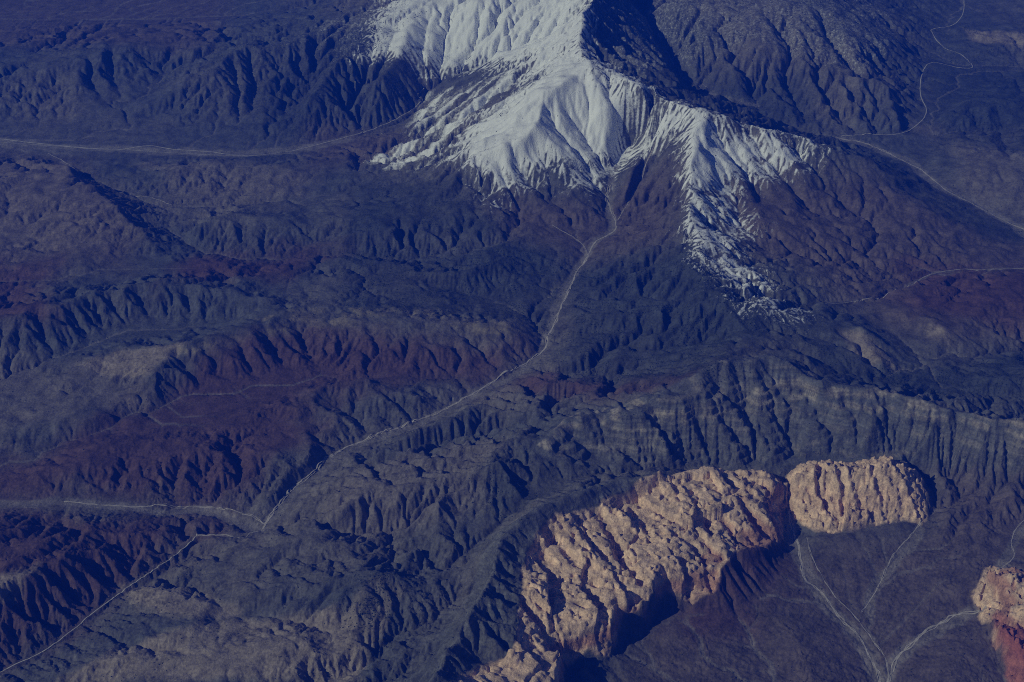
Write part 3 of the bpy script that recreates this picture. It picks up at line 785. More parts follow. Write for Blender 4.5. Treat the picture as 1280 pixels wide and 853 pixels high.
# sandstone: domes and fins cut by joints
ang = math.atan2(-1.0, 0.75)
ca, sa = math.cos(ang), math.sin(ang)
wx = VX + fbm(VX, VY, 350, 3, 90) * 70; wy = VY + fbm(VX, VY, 350, 3, 95) * 70
lx = wx * ca + wy * sa; ly = -wx * sa + wy * ca
rows = np.where((sandm > 0.01).any(1))[0]; cols = np.where((sandm > 0.01).any(0))[0]
S = np.s_[rows[0]:rows[-1] + 1, cols[0]:cols[-1] + 1]
f1a, ea, ida, pa = worley(lx[S] / 520.0, ly[S] / 330.0, 3)
f1b, eb, idb, pb = worley(lx[S] / 170.0, ly[S] / 120.0, 5)
f1c, ec, idc, pc = worley(wx[S] / 70.0, wy[S] / 52.0, 8)
crag = fbm(wx[S], wy[S], 110, 5, 99, 0.6, True)
open_a = smooth(-0.25, 0.35, fbm(VX[S], VY[S], 500, 3, 101)); open_b = smooth(-0.05, 0.45, fbm(VX[S], VY[S], 260, 3, 103))
bumps = (smooth(0, 0.08, ea) - 1) * 34 * open_a + (ida - 0.5) * 80 + pa * 95 + (smooth(0, 0.10, eb) - 1) * 14 * open_b + (idb - 0.5) * 13 + pb * 22 \
    + (idc - 0.5) * 8 + pc * 24 + crag * 20 + fbm(VX[S], VY[S], 40, 3, 107, 0.65, True) * 8
bluff = smooth(-40, 60, Zone([(560, 870, 600), (598, 824, 630), (640, 812, 620), (702, 804, 520), (700, 870, 470)]).at(VX[S], VY[S]))
bumps = (0.35 * bumps + 0.65 * blur(bumps, 1)) * (1 - 0.62 * bluff)
thin_wall = smooth(-30, 20, np.maximum(zridge.at(VX[S], VY[S]), zout.at(VX[S], VY[S])))
bumps += thin_wall * (fbm(VX[S], VY[S] * 0.35, 75, 3, 111, 0.6, True) * 48 + pc * 22)
cleft = np.zeros((NY, NX), F32)
for k, (dep, hw, pix) in enumerate(CLEFTS):
    W, dist_l = near_line([grid_hit(*p) for p in pix], hw * 1.3, 65, 200 + k)
    cleft[W] = np.maximum(cleft[W], dep * np.clip(1.25 - dist_l / (hw * 0.9), 0, 1) * (0.25 + 0.75 * smooth(-0.3, 0.25, fbm(WX[W], WY[W], 240, 3, 700 + k))))
lim = np.clip(sand[S] / 55.0, 0.3, 1)
lim = np.where(zmass.at(VX[S], VY[S]) > -20, lim, np.clip(sand[S] / 40.0, 0.3, 0.8))
VZ[S] += (bumps * sandm[S] * lim - bilerp(cleft, fx[S], fy[S]) * sandm[S]).astype(F32)

# ledges: beds that stand out as steps on the steep faces
def ledges(z, x, y, step, seed):
    t = (z + fbm(x, y, 600, 3, seed) * 50) / step
    f = t - np.floor(t)
    return ((smooth(0.25, 0.75, f) - f) * step).astype(F32)
VZ += ledges(VZ, VX, VY, 46.0, 610) * sandm * 0.75
VZ += ledges(VZ, VX, VY, 62.0, 620) * smooth(-20, 60, wall.at(VX, VY)) * 0.8

# ------------------------------------------------------------------ reading the surface back
def surf(x, y):
    """height of the finished mesh at ground points"""
    r = np.interp(y, ROW_Y, np.arange(len(ROW_Y)))
    d = np.clip(np.asarray(y) * CP + (CAM_H - 350) * SP, 9000, None) * 0.36
    c = np.interp(np.asarray(x) / d, COL_U, np.arange(len(COL_U)))
    return bilerp(VZ, np.asarray(c), np.asarray(r))

def hit(px, py):
    """where a map point of the photograph lies on the finished surface"""
    z = np.linspace(2600, -50, 500)
    x, y = unproject(px, py, z)
    s = surf(x, y)
    below = np.where(s >= z)[0]
    k = below[0] if len(below) else -1
    return float(x[k]), float(y[k])

def smooth_path(pts, step=25.0):
    p = np.array(pts, float)
    q = [p[0]]
    P = np.vstack([2 * p[0] - p[1], p, 2 * p[-1] - p[-2]])
    for i in range(1, len(P) - 2):
        n = max(2, int(np.linalg.norm(P[i + 1] - P[i]) / step))
        for k in range(1, n + 1):
            t = k / n
            q.append(0.5 * (2 * P[i] + (P[i + 1] - P[i - 1]) * t + (2 * P[i - 1] - 5 * P[i] + 4 * P[i + 1] - P[i + 2]) * t * t
                            + (3 * P[i] - P[i - 1] - 3 * P[i + 1] + P[i + 2]) * t ** 3))
    return np.array(q)


# ------------------------------------------------------------------ geology: what covers the ground where
def on_ground(pts):
    return [hit(*p) for p in pts]

class GZone(Zone):
    def __init__(self, pts):
        self.c = 4
        self.g = poly_sdf(np.array(on_ground(pts)), WX[::4, ::4], WY[::4, ::4])

SNOW = GZone([(505, -60), (470, 30), (436, 66), (428, 95), (478, 88), (520, 105), (560, 100), (640, 86), (668, 100), (625, 130), (560, 158), (500, 163), (486, 168), (556, 178), (500, 195), (446, 203), (500, 208), (572, 212), (585, 228), (625, 262), (690, 235), (742, 245), (792, 205), (850, 165), (856, 232), (848, 290), (872, 315), (905, 350), (935, 386), (1003, 414), (1008, 385), (960, 340), (925, 300), (955, 280), (935, 240), (965, 222), (1030, 212), (1020, 186), (962, 163), (884, 143), (836, 128), (800, 113), (744, 83), (728, 55), (732, 0), (745, -60)])
DUST = [GZone([(270, 110), (265, 66), (300, 50), (440, 15), (520, -20), (440, 90), (330, 90)]),
        GZone([(740, -40), (1130, -40), (1130, 60), (1090, 100), (950, 60), (860, 100), (800, 105), (745, 80)]),
        GZone([(1120, 10), (1215, 40), (1290, 90), (1170, 80)])]
RED = [GZone(p) for p in (
    [(-80, 320), (60, 330), (60, 400), (-80, 415)],
    [(-80, 590), (60, 560), (200, 490), (240, 440), (330, 420), (400, 412), (470, 420), (540, 432), (660, 440), (600, 480), (480, 482), (400, 492), (402, 540), (330, 600), (300, 625), (-80, 628)],
    [(-80, 645), (120, 642), (280, 652), (300, 664), (240, 672), (150, 738), (60, 806), (-80, 850)],
    [(1130, 335), (1290, 338), (1380, 410), (1180, 400), (1130, 380)],
    [(440, 318), (400, 330), (370, 350), (300, 345), (200, 350), (230, 320), (400, 312)],
    [(640, 470), (900, 470), (890, 490), (640, 490)],
    [(835, 750), (905, 690), (978, 680), (988, 700), (935, 775), (860, 800)])]
PALE = [GZone(p) for p in (
    [(-60, 200), (70, 205), (165, 290), (120, 320), (-60, 310)],
    [(-60, 430), (90, 455), (180, 470), (180, 515), (-60, 560)],
    [(430, 590), (520, 560), (640, 540), (600, 630), (540, 660), (420, 650)],
    [(180, 205), (290, 205), (390, 215), (380, 250), (240, 250)],
    [(1150, 160), (1290, 160), (1290, 270), (1230, 250)])]
BROWN = [GZone(p) for p in (
    [(780, 800), (830, 758), (900, 752), (985, 690), (1150, 662), (1180, 590), (1380, 600), (1380, 900), (770, 900)],
    [(600, 265), (640, 240), (740, 250), (800, 215), (850, 200), (850, 300), (720, 330), (640, 300)],
    [(900, 230), (1030, 215), (1100, 215), (1380, 330), (1380, 430), (1130, 420), (1000, 330), (930, 300)],
    [(-100, -40), (300, -40), (260, 60), (-100, 60)],
    [(380, 150), (500, 160), (520, 195), (380, 215)],
    [(-100, 195), (100, 200), (180, 290), (160, 340), (-100, 330)])]
TAN = [GZone(p) for p in (
    [(92, 456), (150, 438), (236, 428), (206, 452), (190, 466), (140, 468)],
    [(150, 736), (190, 731), (262, 746), (300, 766), (240, 774), (180, 762)],
    [(-80, 722), (0, 718), (53, 706), (50, 722), (0, 744), (-80, 760)],
    [(60, 860), (150, 812), (300, 775), (430, 765), (480, 720), (500, 740), (440, 860)],
    [(1044, 412), (1076, 410), (1132, 464), (1080, 452)],
    [(1150, 396), (1178, 412), (1200, 440), (1160, 420)],
    [(1206, 37), (1300, 44), (1300, 58), (1215, 52)])]
WOOD_SHADE = [GZone(p) for p in (
    [(430, 300), (560, 322), (700, 310), (700, 420), (640, 400), (430, 392)],
    [(710, 340), (860, 300), (880, 330), (960, 400), (890, 480), (700, 475)],
    [(830, 80), (1000, 92), (1030, 160), (980, 155), (860, 112)],
    [(980, 402), (1010, 425), (1060, 455), (1140, 470), (1290, 440), (1290, 500), (1060, 478)],
    [(440, 220), (575, 222), (620, 290), (430, 300)],
    [(1165, 70), (1215, 90), (1300, 90), (1300, 200), (1170, 180)],
    [(1080, 180), (1180, 240), (1290, 300), (1240, 300), (1100, 230)],
    [(605, 585), (625, 575), (665, 625), (630, 640)],  # no wood: shade on the hill's right-facing side, put into the colour
    [(440, 750), (470, 720), (505, 725), (490, 772), (450, 795)],  # no wood: face turned from the sun, its shade painted dark
    [(370, 190), (300, 200), (430, 130), (530, 20), (420, 60), (300, 110)])]
LIME = [GZone(p) for p in (
    [(660, 570), (716, 515), (820, 492), (895, 452), (985, 438), (1045, 482), (1130, 490), (1300, 525), (1300, 600), (1150, 572), (980, 585), (870, 578), (750, 592)],
    [(525, 910), (545, 837), (582, 790), (582, 750), (612, 678), (660, 640), (720, 612), (840, 590), (720, 648), (680, 665), (650, 715), (645, 775), (600, 826), (570, 870)])]

def amount(zones, width, seed, wl=500, jig=160):
    n = fbm(VX, VY, wl, 4, seed, 0.6) * jig
    m = np.zeros(VX.shape, F32)
    for z in zones:
        m = np.maximum(m, smooth(-width, width, z.at(VX, VY) + n))
    return m.astype(F32)

red = amount(RED, 320, 201, 600, 420); brown = amount(BROWN, 400, 211); tan = amount(TAN, 60, 221, 300, 90)
wood_shade = amount(WOOD_SHADE, 200, 231); lime = amount(LIME, 40, 241, 200, 50); dust = amount(DUST, 260, 251)
snowd = SNOW.at(VX, VY)
spur = np.clip(gz / 25.0, -1, 1)
thin = fbm(VX, VY, 800, 5, 261, 0.6) * 420 + np.abs(spur_a) * 380 - 200 + spur_b * 150 + fbm(VX, VY, 120, 4, 263, 0.7) * 190 + (VZ - 1150) * 0.30
thin = thin - smooth(0.55, 1.0, sl) * 160
bd_a = math.radians(38.0)
su = VX * math.cos(bd_a) + VY * math.sin(bd_a); sv_ = -VX * math.sin(bd_a) + VY * math.cos(bd_a)
thin = thin - smooth(0.16, 0.42, fbm(su / 5.0, sv_, 210, 5, 267, 0.6)) * 420 * smooth(0.8, -0.4, fbm(VX, VY, 1500, 3, 269))
thin = thin - 190 * smooth(1150, 850, VZ)
EMB = GZone([(526, 100), (640, 86), (668, 100), (640, 165), (560, 215), (470, 215), (440, 200), (500, 165)])
snow = smooth(-560, 480, snowd + thin)
snow = np.where(snowd < -700, 0, snow)
snow = np.maximum(snow, smooth(-150, 250, EMB.at(VX, VY)) * smooth(-0.5, 0.3, fbm(su / 6.0, sv_, 300, 5, 268, 0.6)) * 0.80)
snow = np.maximum(snow, dust * 0.37 * smooth(500, 900, VZ)).astype(F32)
flow = cubic(np_area, fx, fy)
flats_v = bilerp(flat, fx, fy)
wash = (np.maximum(smooth(5.2, 6.0, flow), smooth(3.9, 5.2, flow) * flats_v) * (1 - smooth(0.10, 0.3, sl)) * soft_v * inner).astype(F32)
bed_g = np.zeros((NY, NX), F32)
for k, (hw, pix) in enumerate(BEDS):
    W, dist_l = near_line(bed_paths[k], hw * 2, 30, 300 + k)
    bed_g[W] = np.maximum(bed_g[W], np.clip(1.2 - dist_l / hw, 0, 1))
bedm = bilerp(bed_g, fx, fy)
bedm = (smooth(0.15, 0.7, bedm + fbm(VX * 0.9 + VY * 0.4, VY, 120, 4, 401, 0.65) * 0.5 * (bedm > 0.01)) * soft_v).astype(F32)
wash = np.maximum(wash * 0.8, bedm * 0.75)
hue = fbm(VX, VY, 2600, 5, 271, 0.55)
hue2 = fbm(VX, VY, 700, 5, 281, 0.6)

def mixc(c, k, col):
    return c * (1 - k[..., None]) + np.array(col, F32) * k[..., None]
COL = np.empty(VX.shape + (3,), F32)
COL[:] = (0.104, 0.111, 0.114)
COL = mixc(COL, smooth(-0.25, 0.45, hue), (0.178, 0.163, 0.150))
COL = mixc(COL, smooth(0.0, 0.6, hue2) * 0.5, (0.082, 0.088, 0.090))
COL = mixc(COL, brown * 0.75, (0.145, 0.110, 0.100))
COL = mixc(COL, red * 0.8, (0.115, 0.062, 0.060))
COL = mixc(COL, amount(PALE, 220, 223, 500, 300) * 0.6, (0.225, 0.195, 0.180))
COL = mixc(COL, tan * 0.88, (0.31, 0.265, 0.225))
COL = mixc(COL, wood_shade * 0.62, (0.040, 0.052, 0.060))  # dark woodland, plus shade painted on slopes facing away from the sun
COL = mixc(COL, lime * 0.8, (0.135, 0.140, 0.140))
bandz = VZ + fbm(VX, VY, 900, 3, 285) * 45 + (VX - 3000) * 0.012
band = np.maximum(np.maximum(smooth(34, 20, np.abs(bandz - 880)), smooth(26, 14, np.abs(bandz - 800)) * 0.9), smooth(22, 10, np.abs(bandz - 660)) * 0.3)
band = np.maximum(band, smooth(0.55, 0.9, np.sin(bandz * (6.2831853 / 88.0))) * 0.5)
band = band * smooth(-0.35, 0.15, fbm(VX, VY, 180, 3, 287)) * (LIME[0].at(VX, VY) > 30)
COL = mixc(COL, (band * 0.8).astype(F32), (0.36, 0.32, 0.27))
rim = smooth(22, 8, np.abs(VZ - 575 + fbm(VX, VY, 300, 3, 289) * 25)) * amount([GZone([(190, 470), (240, 420), (400, 385), (560, 393), (672, 428), (640, 445), (540, 415), (400, 412), (260, 440)])], 40, 291, 200, 40) * smooth(-0.3, 0.2, hue2)
COL = mixc(COL, (rim * 0.7).astype(F32), (0.28, 0.24, 0.17))
COL = mixc(COL, wash * 0.75, (0.250, 0.232, 0.218))
COL = mixc(COL, bedm * 0.16, (0.36, 0.34, 0.325))
COL = COL * 0.83
# sandstone: buff with pink and red beds
bed = VZ + fbm(VX, VY, 500, 3, 290) * 120
redbed = np.maximum(smooth(300, 350, bed) * (1 - smooth(430, 480, bed)), smooth(0.28, 0.6, fbm(VX, VY, 420, 4, 295, 0.6)) * 0.6)
sc = np.empty(VX.shape + (3,), F32); sc[:] = (0.690, 0.500, 0.360)
sc = mixc(sc, smooth(0.0, 0.6, fbm(VX, VY, 260, 5, 297, 0.65)) * 0.7, (0.34, 0.27, 0.22))
redbed = redbed * np.where(zridge.at(VX, VY) > -40, 0.25, 1.0)
sc = mixc(sc, redbed * 0.75, (0.340, 0.165, 0.120))
low = smooth(40, -40, VZ - 300 + fbm(VX, VY, 200, 3, 299) * 60)
sc = mixc(sc, low * 0.6 * (zmass.at(VX, VY) > -50), (0.25, 0.15, 0.11))
outred = smooth(-50, 50, GZone([(1238, 770), (1290, 795), (1330, 830), (1330, 900), (1262, 900), (1246, 820)]).at(VX, VY) + fbm(VX, VY, 150, 4, 303) * 70)
sc = mixc(sc, outred * 0.9, (0.30, 0.10, 0.085))
COL = COL * (1 - sandm[..., None]) + sc * sandm[..., None]

# ------------------------------------------------------------------ materials
def new_mat(name):
    m = bpy.data.materials.new(name)
    m.use_nodes = True
    nt = m.node_tree
    return m, nt, nt.nodes['Principled BSDF']

def ramp(nt, src, a, b):
    n = nt.nodes.new('ShaderNodeMapRange')
    n.interpolation_type = 'SMOOTHSTEP'
    nt.links.new(src, n.inputs['Value'])
    n.inputs['From Min'].default_value = a
    n.inputs['From Max'].default_value = b
    return n.outputs['Result']

def math_node(nt, op, a, b):
    n = nt.nodes.new('ShaderNodeMath')
    n.operation = op
    for k, v in ((0, a), (1, b)):
        if isinstance(v, (int, float)):
            n.inputs[k].default_value = v
        else:
            nt.links.new(v, n.inputs[k])
    return n.outputs[0]

def noise_node(nt, vec, size, detail=4.0, rough=0.6):
    n = nt.nodes.new('ShaderNodeTexNoise')
    n.inputs['Scale'].default_value = 1.0 / size
    n.inputs['Detail'].default_value = detail
    n.inputs['Roughness'].default_value = rough
    nt.links.new(vec, n.inputs['Vector'])
    return n.outputs['Fac']

def ground_material(name, grain, bump_h, strata=0.0):
    m, nt, bsdf = new_mat(name)
    L = nt.links.new
    geo = nt.nodes.new('ShaderNodeNewGeometry')
    pos = geo.outputs['Position']
    col = nt.nodes.new('ShaderNodeAttribute'); col.attribute_name = 'rock_colour'
    sn = nt.nodes.new('ShaderNodeAttribute'); sn.attribute_name = 'snow_cover'
    n1 = noise_node(nt, pos, grain * 6, 6, 0.65)
    n2 = noise_node(nt, pos, grain, 5, 0.7)
    v = math_node(nt, 'ADD', math_node(nt, 'MULTIPLY', n1, 1.0), math_node(nt, 'MULTIPLY', n2, 0.9))
    v = math_node(nt, 'ADD', math_node(nt, 'MULTIPLY', v, 2.2), -1.09)
    if strata > 0:
        sep = nt.nodes.new('ShaderNodeSeparateXYZ'); L(pos, sep.inputs[0])
        tilt = math_node(nt, 'ADD', sep.outputs['Z'], math_node(nt, 'MULTIPLY', n1, 22.0))
        comb = nt.nodes.new('ShaderNodeCombineXYZ'); L(tilt, comb.inputs['Z'])
        beds = noise_node(nt, comb.outputs[0], 26.0, 3, 0.7)
        v = math_node(nt, 'MULTIPLY', v, math_node(nt, 'ADD', math_node(nt, 'MULTIPLY', beds, 2.0 * strata), 1.0 - strata))
    mul = nt.nodes.new('ShaderNodeVectorMath'); mul.operation = 'SCALE'
    L(col.outputs['Color'], mul.inputs[0]); L(v, mul.inputs['Scale'])
    n3 = noise_node(nt, pos, 38.0, 6, 0.75)
    sv = math_node(nt, 'ADD', sn.outputs['Fac'], math_node(nt, 'MULTIPLY', math_node(nt, 'ADD', n3, -0.5), 1.05))
    sf = ramp(nt, sv, 0.30, 0.82)
    mix = nt.nodes.new('ShaderNodeMix'); mix.data_type = 'RGBA'
    L(sf, mix.inputs['Factor']); L(mul.outputs[0], mix.inputs['A'])
    mix.inputs['B'].default_value = (0.80, 0.82, 0.86, 1)
    L(mix.outputs['Result'], bsdf.inputs['Base Color'])
    bsdf.inputs['Roughness'].default_value = 0.95
    bsdf.inputs['Specular IOR Level'].default_value = 0.1
    height = n2
    bump = nt.nodes.new('ShaderNodeBump')
    bump.inputs['Strength'].default_value = 0.8
    bump.inputs['Distance'].default_value = bump_h
    L(height, bump.inputs['Height'])
    L(bump.outputs['Normal'], bsdf.inputs['Normal'])
    return m

def plain_material(name, col, size=30.0, var=0.5):
    m, nt, bsdf = new_mat(name)
    geo = nt.nodes.new('ShaderNodeNewGeometry')
    n = noise_node(nt, geo.outputs['Position'], size, 4, 0.65)
    mul = nt.nodes.new('ShaderNodeVectorMath'); mul.operation = 'SCALE'
    mul.inputs[0].default_value = col
    nt.links.new(math_node(nt, 'ADD', math_node(nt, 'MULTIPLY', n, 2 * var), 1 - var), mul.inputs['Scale'])
    nt.links.new(mul.outputs[0], bsdf.inputs['Base Color'])
    bsdf.inputs['Roughness'].default_value = 0.95
    bsdf.inputs['Specular IOR Level'].default_value = 0.1
    return m

M_GROUND = ground_material('desert_ground', 24.0, 13.0, 0.30)
M_LIME = ground_material('bedded_limestone', 20.0, 13.0, 0.8)
M_SAND = ground_material('jointed_sandstone', 16.0, 13.0, 0.22)
M_ROAD = plain_material('pale_road', (0.42, 0.40, 0.385), 120, 0.7)
M_WASH = plain_material('pale_gravel', (0.40, 0.37, 0.345), 60, 0.75)
M_TREE = plain_material('dark_conifer', (0.035, 0.045, 0.035), 20, 0.4)

# ------------------------------------------------------------------ land as separate land forms
NR, NC = VX.shape
vid = np.arange(NR * NC, dtype=np.int32).reshape(NR, NC)
QUADS = np.stack([vid[:-1, :-1], vid[:-1, 1:], vid[1:, 1:], vid[1:, :-1]], -1).reshape(-1, 4)
CXY = (0.25 * (VX[:-1, :-1] + VX[1:, 1:] + VX[:-1, 1:] + VX[1:, :-1])).ravel(), (0.25 * (VY[:-1, :-1] + VY[1:, 1:] + VY[:-1, 1:] + VY[1:, :-1])).ravel()
COORD = np.stack([VX.ravel(), VY.ravel(), VZ.ravel()], -1).astype(F32)
COLF = np.concatenate([COL.reshape(-1, 3), np.ones((NR * NC, 1), F32)], 1)
SNOWF = snow.ravel()

def land_object(name, faces, mat, label, kind=None, category=None):
    used, inv = np.unique(faces, return_inverse=True)
    inv = inv.reshape(-1).astype(np.int32)
    nf = len(faces)
    me = bpy.data.meshes.new(name)
    me.vertices.add(len(used))
    me.vertices.foreach_set('co', COORD[used].ravel())
    me.loops.add(nf * 4)
    me.loops.foreach_set('vertex_index', inv)
    me.polygons.add(nf)
    me.polygons.foreach_set('loop_start', np.arange(0, nf * 4, 4, dtype=np.int32))
    me.polygons.foreach_set('use_smooth', np.ones(nf, bool))
    a = me.attributes.new('rock_colour', 'FLOAT_COLOR', 'POINT')
    a.data.foreach_set('color', COLF[used].ravel())
    s = me.attributes.new('snow_cover', 'FLOAT', 'POINT')
    s.data.foreach_set('value', SNOWF[used])
    me.update(calc_edges=True)
    me.materials.append(mat)
    o = bpy.data.objects.new(name, me)
    scene.collection.objects.link(o)
    o['label'] = label
    if kind:
        o['kind'] = kind
    if category:
        o['category'] = category
    return o

jit = fbm(CXY[0], CXY[1], 400, 3, 310) * 60
part_of = np.zeros(len(QUADS), np.int8)
FORMS = [
    ('terrain', None, M_GROUND, 'blue-grey and brown desert hills and valleys around the ranges', 'structure', None),
    ('snow_mountain', SNOW, M_GROUND, 'snow-covered mountain range with sharp crests and ribbed spurs at the top', 'structure', None),
    ('limestone_ridge', LIME[0], M_LIME, 'long grey banded limestone wall with ribbed face behind the tan rocks', 'structure', None),
    ('limestone_escarpment', LIME[1], M_LIME, 'dark grey scarp falling to the left edge of the tan sandstone', 'structure', None),
    ('red_badlands', RED[1], M_GROUND, 'dark red gullied slopes and valley floor on the left', 'structure', None),
    ('red_hills', RED[2], M_GROUND, 'dark red furrowed hills above the road at lower left', 'structure', None),
    ('mesa', TAN[0], M_GROUND, 'pale flat-topped mesa tilted above the red slopes', 'structure', None),
    ('sandstone_massif', zmass, M_SAND, 'large sunlit tan sandstone massif cut by dark joints, with red cliffs', None, 'rock formation'),
    ('sandstone_ridge', zridge, M_SAND, 'narrow tan sandstone ridge with fluted face right of the big massif', None, 'rock formation'),
    ('sandstone_outcrop', zout, M_SAND, 'tan and red sandstone outcrop at the lower right edge', None, 'rock formation'),
]
for k, f in enumerate(FORMS):
    if f[1] is not None:
        part_of[(f[1].at(*CXY) + jit * (0.3 if k >= 6 else 1.0)) > 0] = k
for k, (name, z, mat, label, kind, cat) in enumerate(FORMS):
    land_object(name, QUADS[part_of == k], mat, label, kind, cat)

# ------------------------------------------------------------------ roads and dry washes laid on the land
def ribbon(name, pix, width, mat, label, lift=2.0, wander=0.0, across=3, vary=0.0, seed=0):
    strands = 1 if name == 'road' else 3 if width > 11 else 2
    path = smooth_path(on_ground(pix), 14.0)
    wander = wander or 9.0
    if wander:
        path[:, 0] += fbm(path[:, 0], path[:, 1], 260, 3, seed + 400) * wander
        path[:, 1] += fbm(path[:, 0], path[:, 1], 260, 3, seed + 430) * wander
    t = np.gradient(path, axis=0)
    t /= np.linalg.norm(t, axis=1)[:, None] + 1e-9
    nrm = np.stack([-t[:, 1], t[:, 0]], 1)
    co = []; faces = []
    for q in range(strands):
        shift = fbm(path[:, 0], path[:, 1], 190, 3, seed + 500 + 11 * q) * width * 2.6 if strands > 1 else np.zeros(len(path))
        w = width * (0.62 if strands > 1 else 1.0) * np.clip(1 + vary * 1.5 * fbm(path[:, 0], path[:, 1], 160, 3, seed + 460 + q), 0.12, 3)
        p = path + nrm * shift[:, None]
        grid = p[:, None, :] + nrm[:, None, :] * (w[:, None, None] * np.linspace(-0.5, 0.5, 3)[None, :, None])
        z = surf(grid[..., 0], grid[..., 1])
        z = np.maximum(z, z.max(axis=1, keepdims=True) - 1.2) + 1.6 + 0.12 * q
        base = sum(len(c) for c in co)
        co.append(np.concatenate([grid, z[..., None]], -1).reshape(-1, 3))
        for i in range(len(path) - 1):
            for j in range(2):
                a = base + i * 3 + j
                faces.append((a, a + 3, a + 4, a + 1))
    me = bpy.data.meshes.new(name)
    me.from_pydata(np.concatenate(co).tolist(), [], faces)
    me.polygons.foreach_set('use_smooth', np.ones(len(faces), bool))
    me.materials.append(mat)
    o = bpy.data.objects.new(name, me)
    scene.collection.objects.link(o)
    o['kind'] = 'structure'
    o['label'] = label
    return o

ribbon('road', [(-60, 170), (0, 174), (60, 181), (110, 186), (150, 187), (185, 183), (215, 187), (260, 190), (310, 195), (360, 190), (390, 183), (430, 173), (455, 166), (490, 152), (512, 140), (528, 128), (522, 120), (530, 112)], 12.24, M_ROAD, 'pale road along the upper left valley to the foot of the snow')
ribbon('road', [(-60, 174), (0, 178), (80, 184), (160, 188), (240, 193), (310, 196)], 8.64, M_ROAD, 'thin pale track beside the upper left valley road')
ribbon('road', [(-60, 868), (0, 841), (58, 812), (95, 785), (112, 770), (150, 742), (170, 728), (205, 705), (235, 682), (246, 668)], 8.64, M_ROAD, 'pale straight road across the lower left corner')
ribbon('road', [(1207, -30), (1205, 0), (1203, 19), (1190, 32), (1164, 38), (1180, 60), (1200, 68), (1216, 84), (1197, 85), (1164, 79), (1152, 95), (1151, 120), (1158, 139), (1149, 154), (1126, 167), (1085, 169), (1051, 171)], 12.96, M_ROAD, 'pale winding road in the dark valley at upper right')
ribbon('dry_wash', [(764, 232), (759, 251), (769, 275), (766, 290), (745, 302), (733, 325), (722, 340), (712, 360), (702, 382), (693, 405), (684, 425), (680, 438), (650, 460), (628, 468), (600, 488), (535, 521), (470, 545), (420, 566), (402, 580), (385, 598), (366, 612), (345, 637), (328, 662)], 14.28, M_WASH, 'pale dry wash winding down the dark gorge in the middle', 2.5, 14, 5, 0.7, 1)
ribbon('dry_wash', [(690, 282), (712, 294), (728, 306), (735, 320)], 8, M_WASH, 'short pale side wash joining the gorge below the snow', 2.5, 10, 3, 0.5, 2)
ribbon('dry_wash', [(820, 178), (808, 205), (803, 222), (785, 255), (772, 276)], 8, M_WASH, 'thin pale wash right of the snow bowl', 2.5, 10, 3, 0.5, 3)
ribbon('dry_wash', [(80, 628), (150, 634), (200, 633), (250, 635), (290, 640), (316, 645), (330, 656)], 10.92, M_WASH, 'pale wash below the dark red badlands', 2.5, 10, 3, 0.6, 4)
ribbon('dry_wash', [(246, 669), (280, 670), (303, 672), (312, 667), (328, 664)], 8, M_WASH, 'thin pale wash linking the road and the gorge mouth', 2.5, 8, 3, 0.5, 5)
ribbon('dry_wash', [(986, 640), (990, 662), (1000, 690), (1005, 722), (1022, 738), (1050, 772), (1075, 800), (1095, 840), (1100, 870)], 12.6, M_WASH, 'braided grey wash running out from beside the tan massif', 2.5, 16, 5, 0.7, 6)
ribbon('dry_wash', [(1008, 672), (1016, 700), (1040, 740), (1068, 772), (1090, 800), (1108, 830), (1108, 870)], 8, M_WASH, 'thin pale wash down the middle of the right fan', 2.5, 12, 3, 0.6, 7)
ribbon('dry_wash', [(1152, 652), (1140, 668), (1118, 692), (1105, 720), (1092, 745), (1076, 766)], 8, M_WASH, 'thin pale wash from the end of the tan ridge', 2.5, 10, 3, 0.5, 8)
ribbon('dry_wash', [(1300, 640), (1275, 655), (1264, 675), (1268, 695), (1252, 710), (1245, 716)], 8.4, M_WASH, 'pale curving wash at the right edge above the outcrop', 2.5, 10, 3, 0.5, 9)
ribbon('dry_wash', [(1232, 760), (1200, 768), (1175, 780), (1150, 797), (1128, 815), (1114, 840), (1108, 870)], 14.28, M_WASH, 'pale braided wash sweeping from the outcrop at lower right', 2.5, 16, 5, 0.8, 10)
ribbon('dry_wash', [(1044, 172), (1085, 181), (1149, 212), (1178, 235), (1231, 264), (1290, 292)], 12.6, M_WASH, 'broad pale wash descending the valley right of the snow', 2.5, 20, 5, 0.7, 11)
ribbon('dry_wash', [(822, 45), (832, 58), (848, 88), (862, 102), (885, 112)], 9.24, M_WASH, 'pale stream bed in the shadowed valley behind the crest', 2.5, 14, 3, 0.6, 12)
ribbon('dry_wash', [(60, 192), (85, 205), (105, 222), (140, 236), (180, 246), (215, 256)], 8, M_WASH, 'thin pale wash slanting below the upper left road', 2.5, 14, 3, 0.6, 13)
ribbon('dry_wash', [(1030, 380), (1062, 378), (1120, 362), (1167, 342), (1230, 337), (1300, 335)], 8, M_WASH, 'thin pale wash crossing the brown hills on the right', 2.5, 14, 3, 0.6, 14)

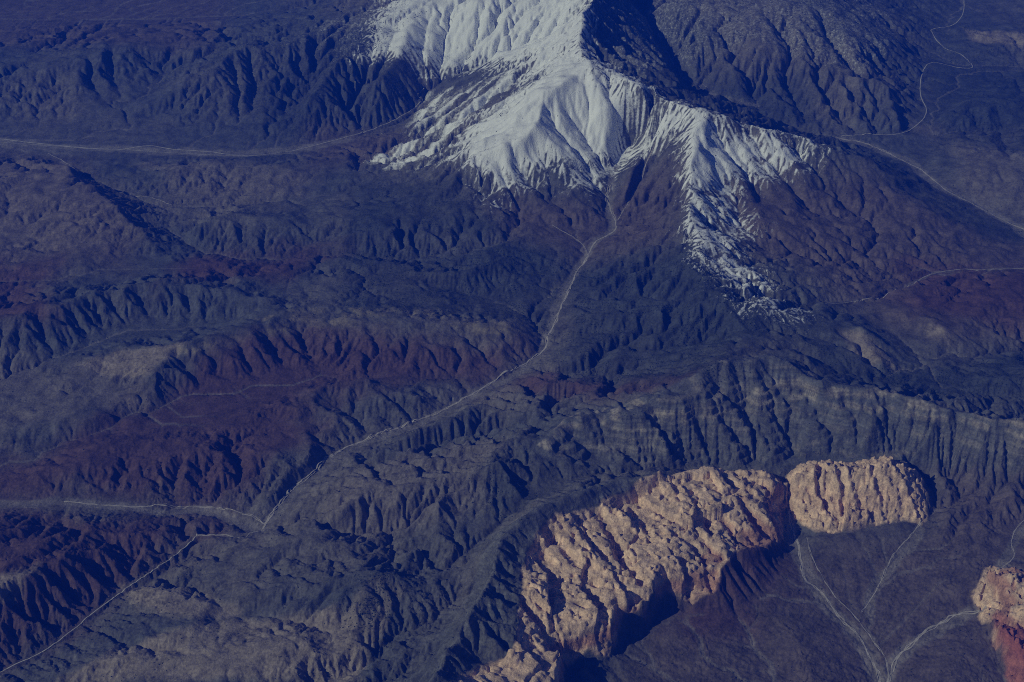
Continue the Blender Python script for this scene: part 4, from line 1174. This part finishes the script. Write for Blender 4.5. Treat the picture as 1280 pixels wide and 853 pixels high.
# ------------------------------------------------------------------ conifers on the high slopes: too many and too small to count
rng = np.random.RandomState(11)
wood_p = (wood_shade * 0.8 + dust * 0.8 + snow * 0.28 * smooth(0.9, 0.4, snow) * 2 + 0.02) * inner * soft_v
wood_p = wood_p * smooth(-0.2, 0.35, fbm(VX, VY, 250, 4, 320, 0.65)) * (VY < 27000)
prob = wood_p.ravel() / wood_p.sum()
pick = rng.choice(len(prob), 30000, replace=False, p=prob)
base = COORD[pick] + rng.uniform(-6, 6, (len(pick), 3)).astype(F32) * (1, 1, 0)
hgt = rng.uniform(7, 15, len(pick)); rad = hgt * rng.uniform(0.3, 0.5, len(pick)); rot = rng.uniform(0, 6.28, len(pick))
tv = np.zeros((len(pick), 5, 3), F32)
tv[:, 0] = base + np.stack([0 * hgt, 0 * hgt, hgt], -1)
for k in range(4):
    a = rot + k * math.pi / 2
    tv[:, k + 1] = base + np.stack([np.cos(a) * rad, np.sin(a) * rad, hgt * 0 - 1.0], -1)
o5 = np.arange(len(pick)) * 5
tf = np.concatenate([np.stack([o5, o5 + 1 + k, o5 + 1 + (k + 1) % 4], -1) for k in range(4)])
me = bpy.data.meshes.new('pine_wood')
me.vertices.add(len(pick) * 5); me.vertices.foreach_set('co', tv.ravel())
me.loops.add(tf.size); me.loops.foreach_set('vertex_index', tf.ravel().astype(np.int32))
me.polygons.add(len(tf)); me.polygons.foreach_set('loop_start', np.arange(0, tf.size, 3, dtype=np.int32))
me.update(calc_edges=True)
me.materials.append(M_TREE)
woodland = bpy.data.objects.new('pine_wood', me)
scene.collection.objects.link(woodland)
woodland['kind'] = 'stuff'
woodland['label'] = 'dark specks of conifer woodland scattered over the high slopes'
woodland['category'] = 'woodland'

# ------------------------------------------------------------------ the blue air between the aircraft and the ground
zmin = float(VZ.min()) - 1.0 - 20.0
bx = float(np.abs(VX).max()) + 500; by0, by1 = min(float(VY.min()), -2000.0) - 500, float(VY.max()) + 500
zt = CAM_H + 250.0
hv = [(x, y, z) for z in (zmin, zt) for (x, y) in ((-bx, by0), (bx, by0), (bx, by1), (-bx, by1))]
hf = [(3, 2, 1, 0), (4, 5, 6, 7), (0, 1, 5, 4), (1, 2, 6, 5), (2, 3, 7, 6), (3, 0, 4, 7)]
me = bpy.data.meshes.new('haze'); me.from_pydata(hv, [], hf)
mh = bpy.data.materials.new('blue_air'); mh.use_nodes = True
nt = mh.node_tree
nt.nodes.remove(nt.nodes['Principled BSDF'])
pv = nt.nodes.new('ShaderNodeVolumePrincipled')
pv.inputs['Color'].default_value = HAZE_COLOR + (1,)
pv.inputs['Absorption Color'].default_value = (0.15, 0.24, 0.25, 1)
pv.inputs['Density'].default_value = HAZE_DENSITY
nt.links.new(pv.outputs[0], nt.nodes['Material Output'].inputs['Volume'])
me.materials.append(mh)
haze = bpy.data.objects.new('haze', me)
scene.collection.objects.link(haze)
haze['kind'] = 'stuff'
haze['label'] = 'blue haze filling the air over the mountains'
haze['category'] = 'haze'
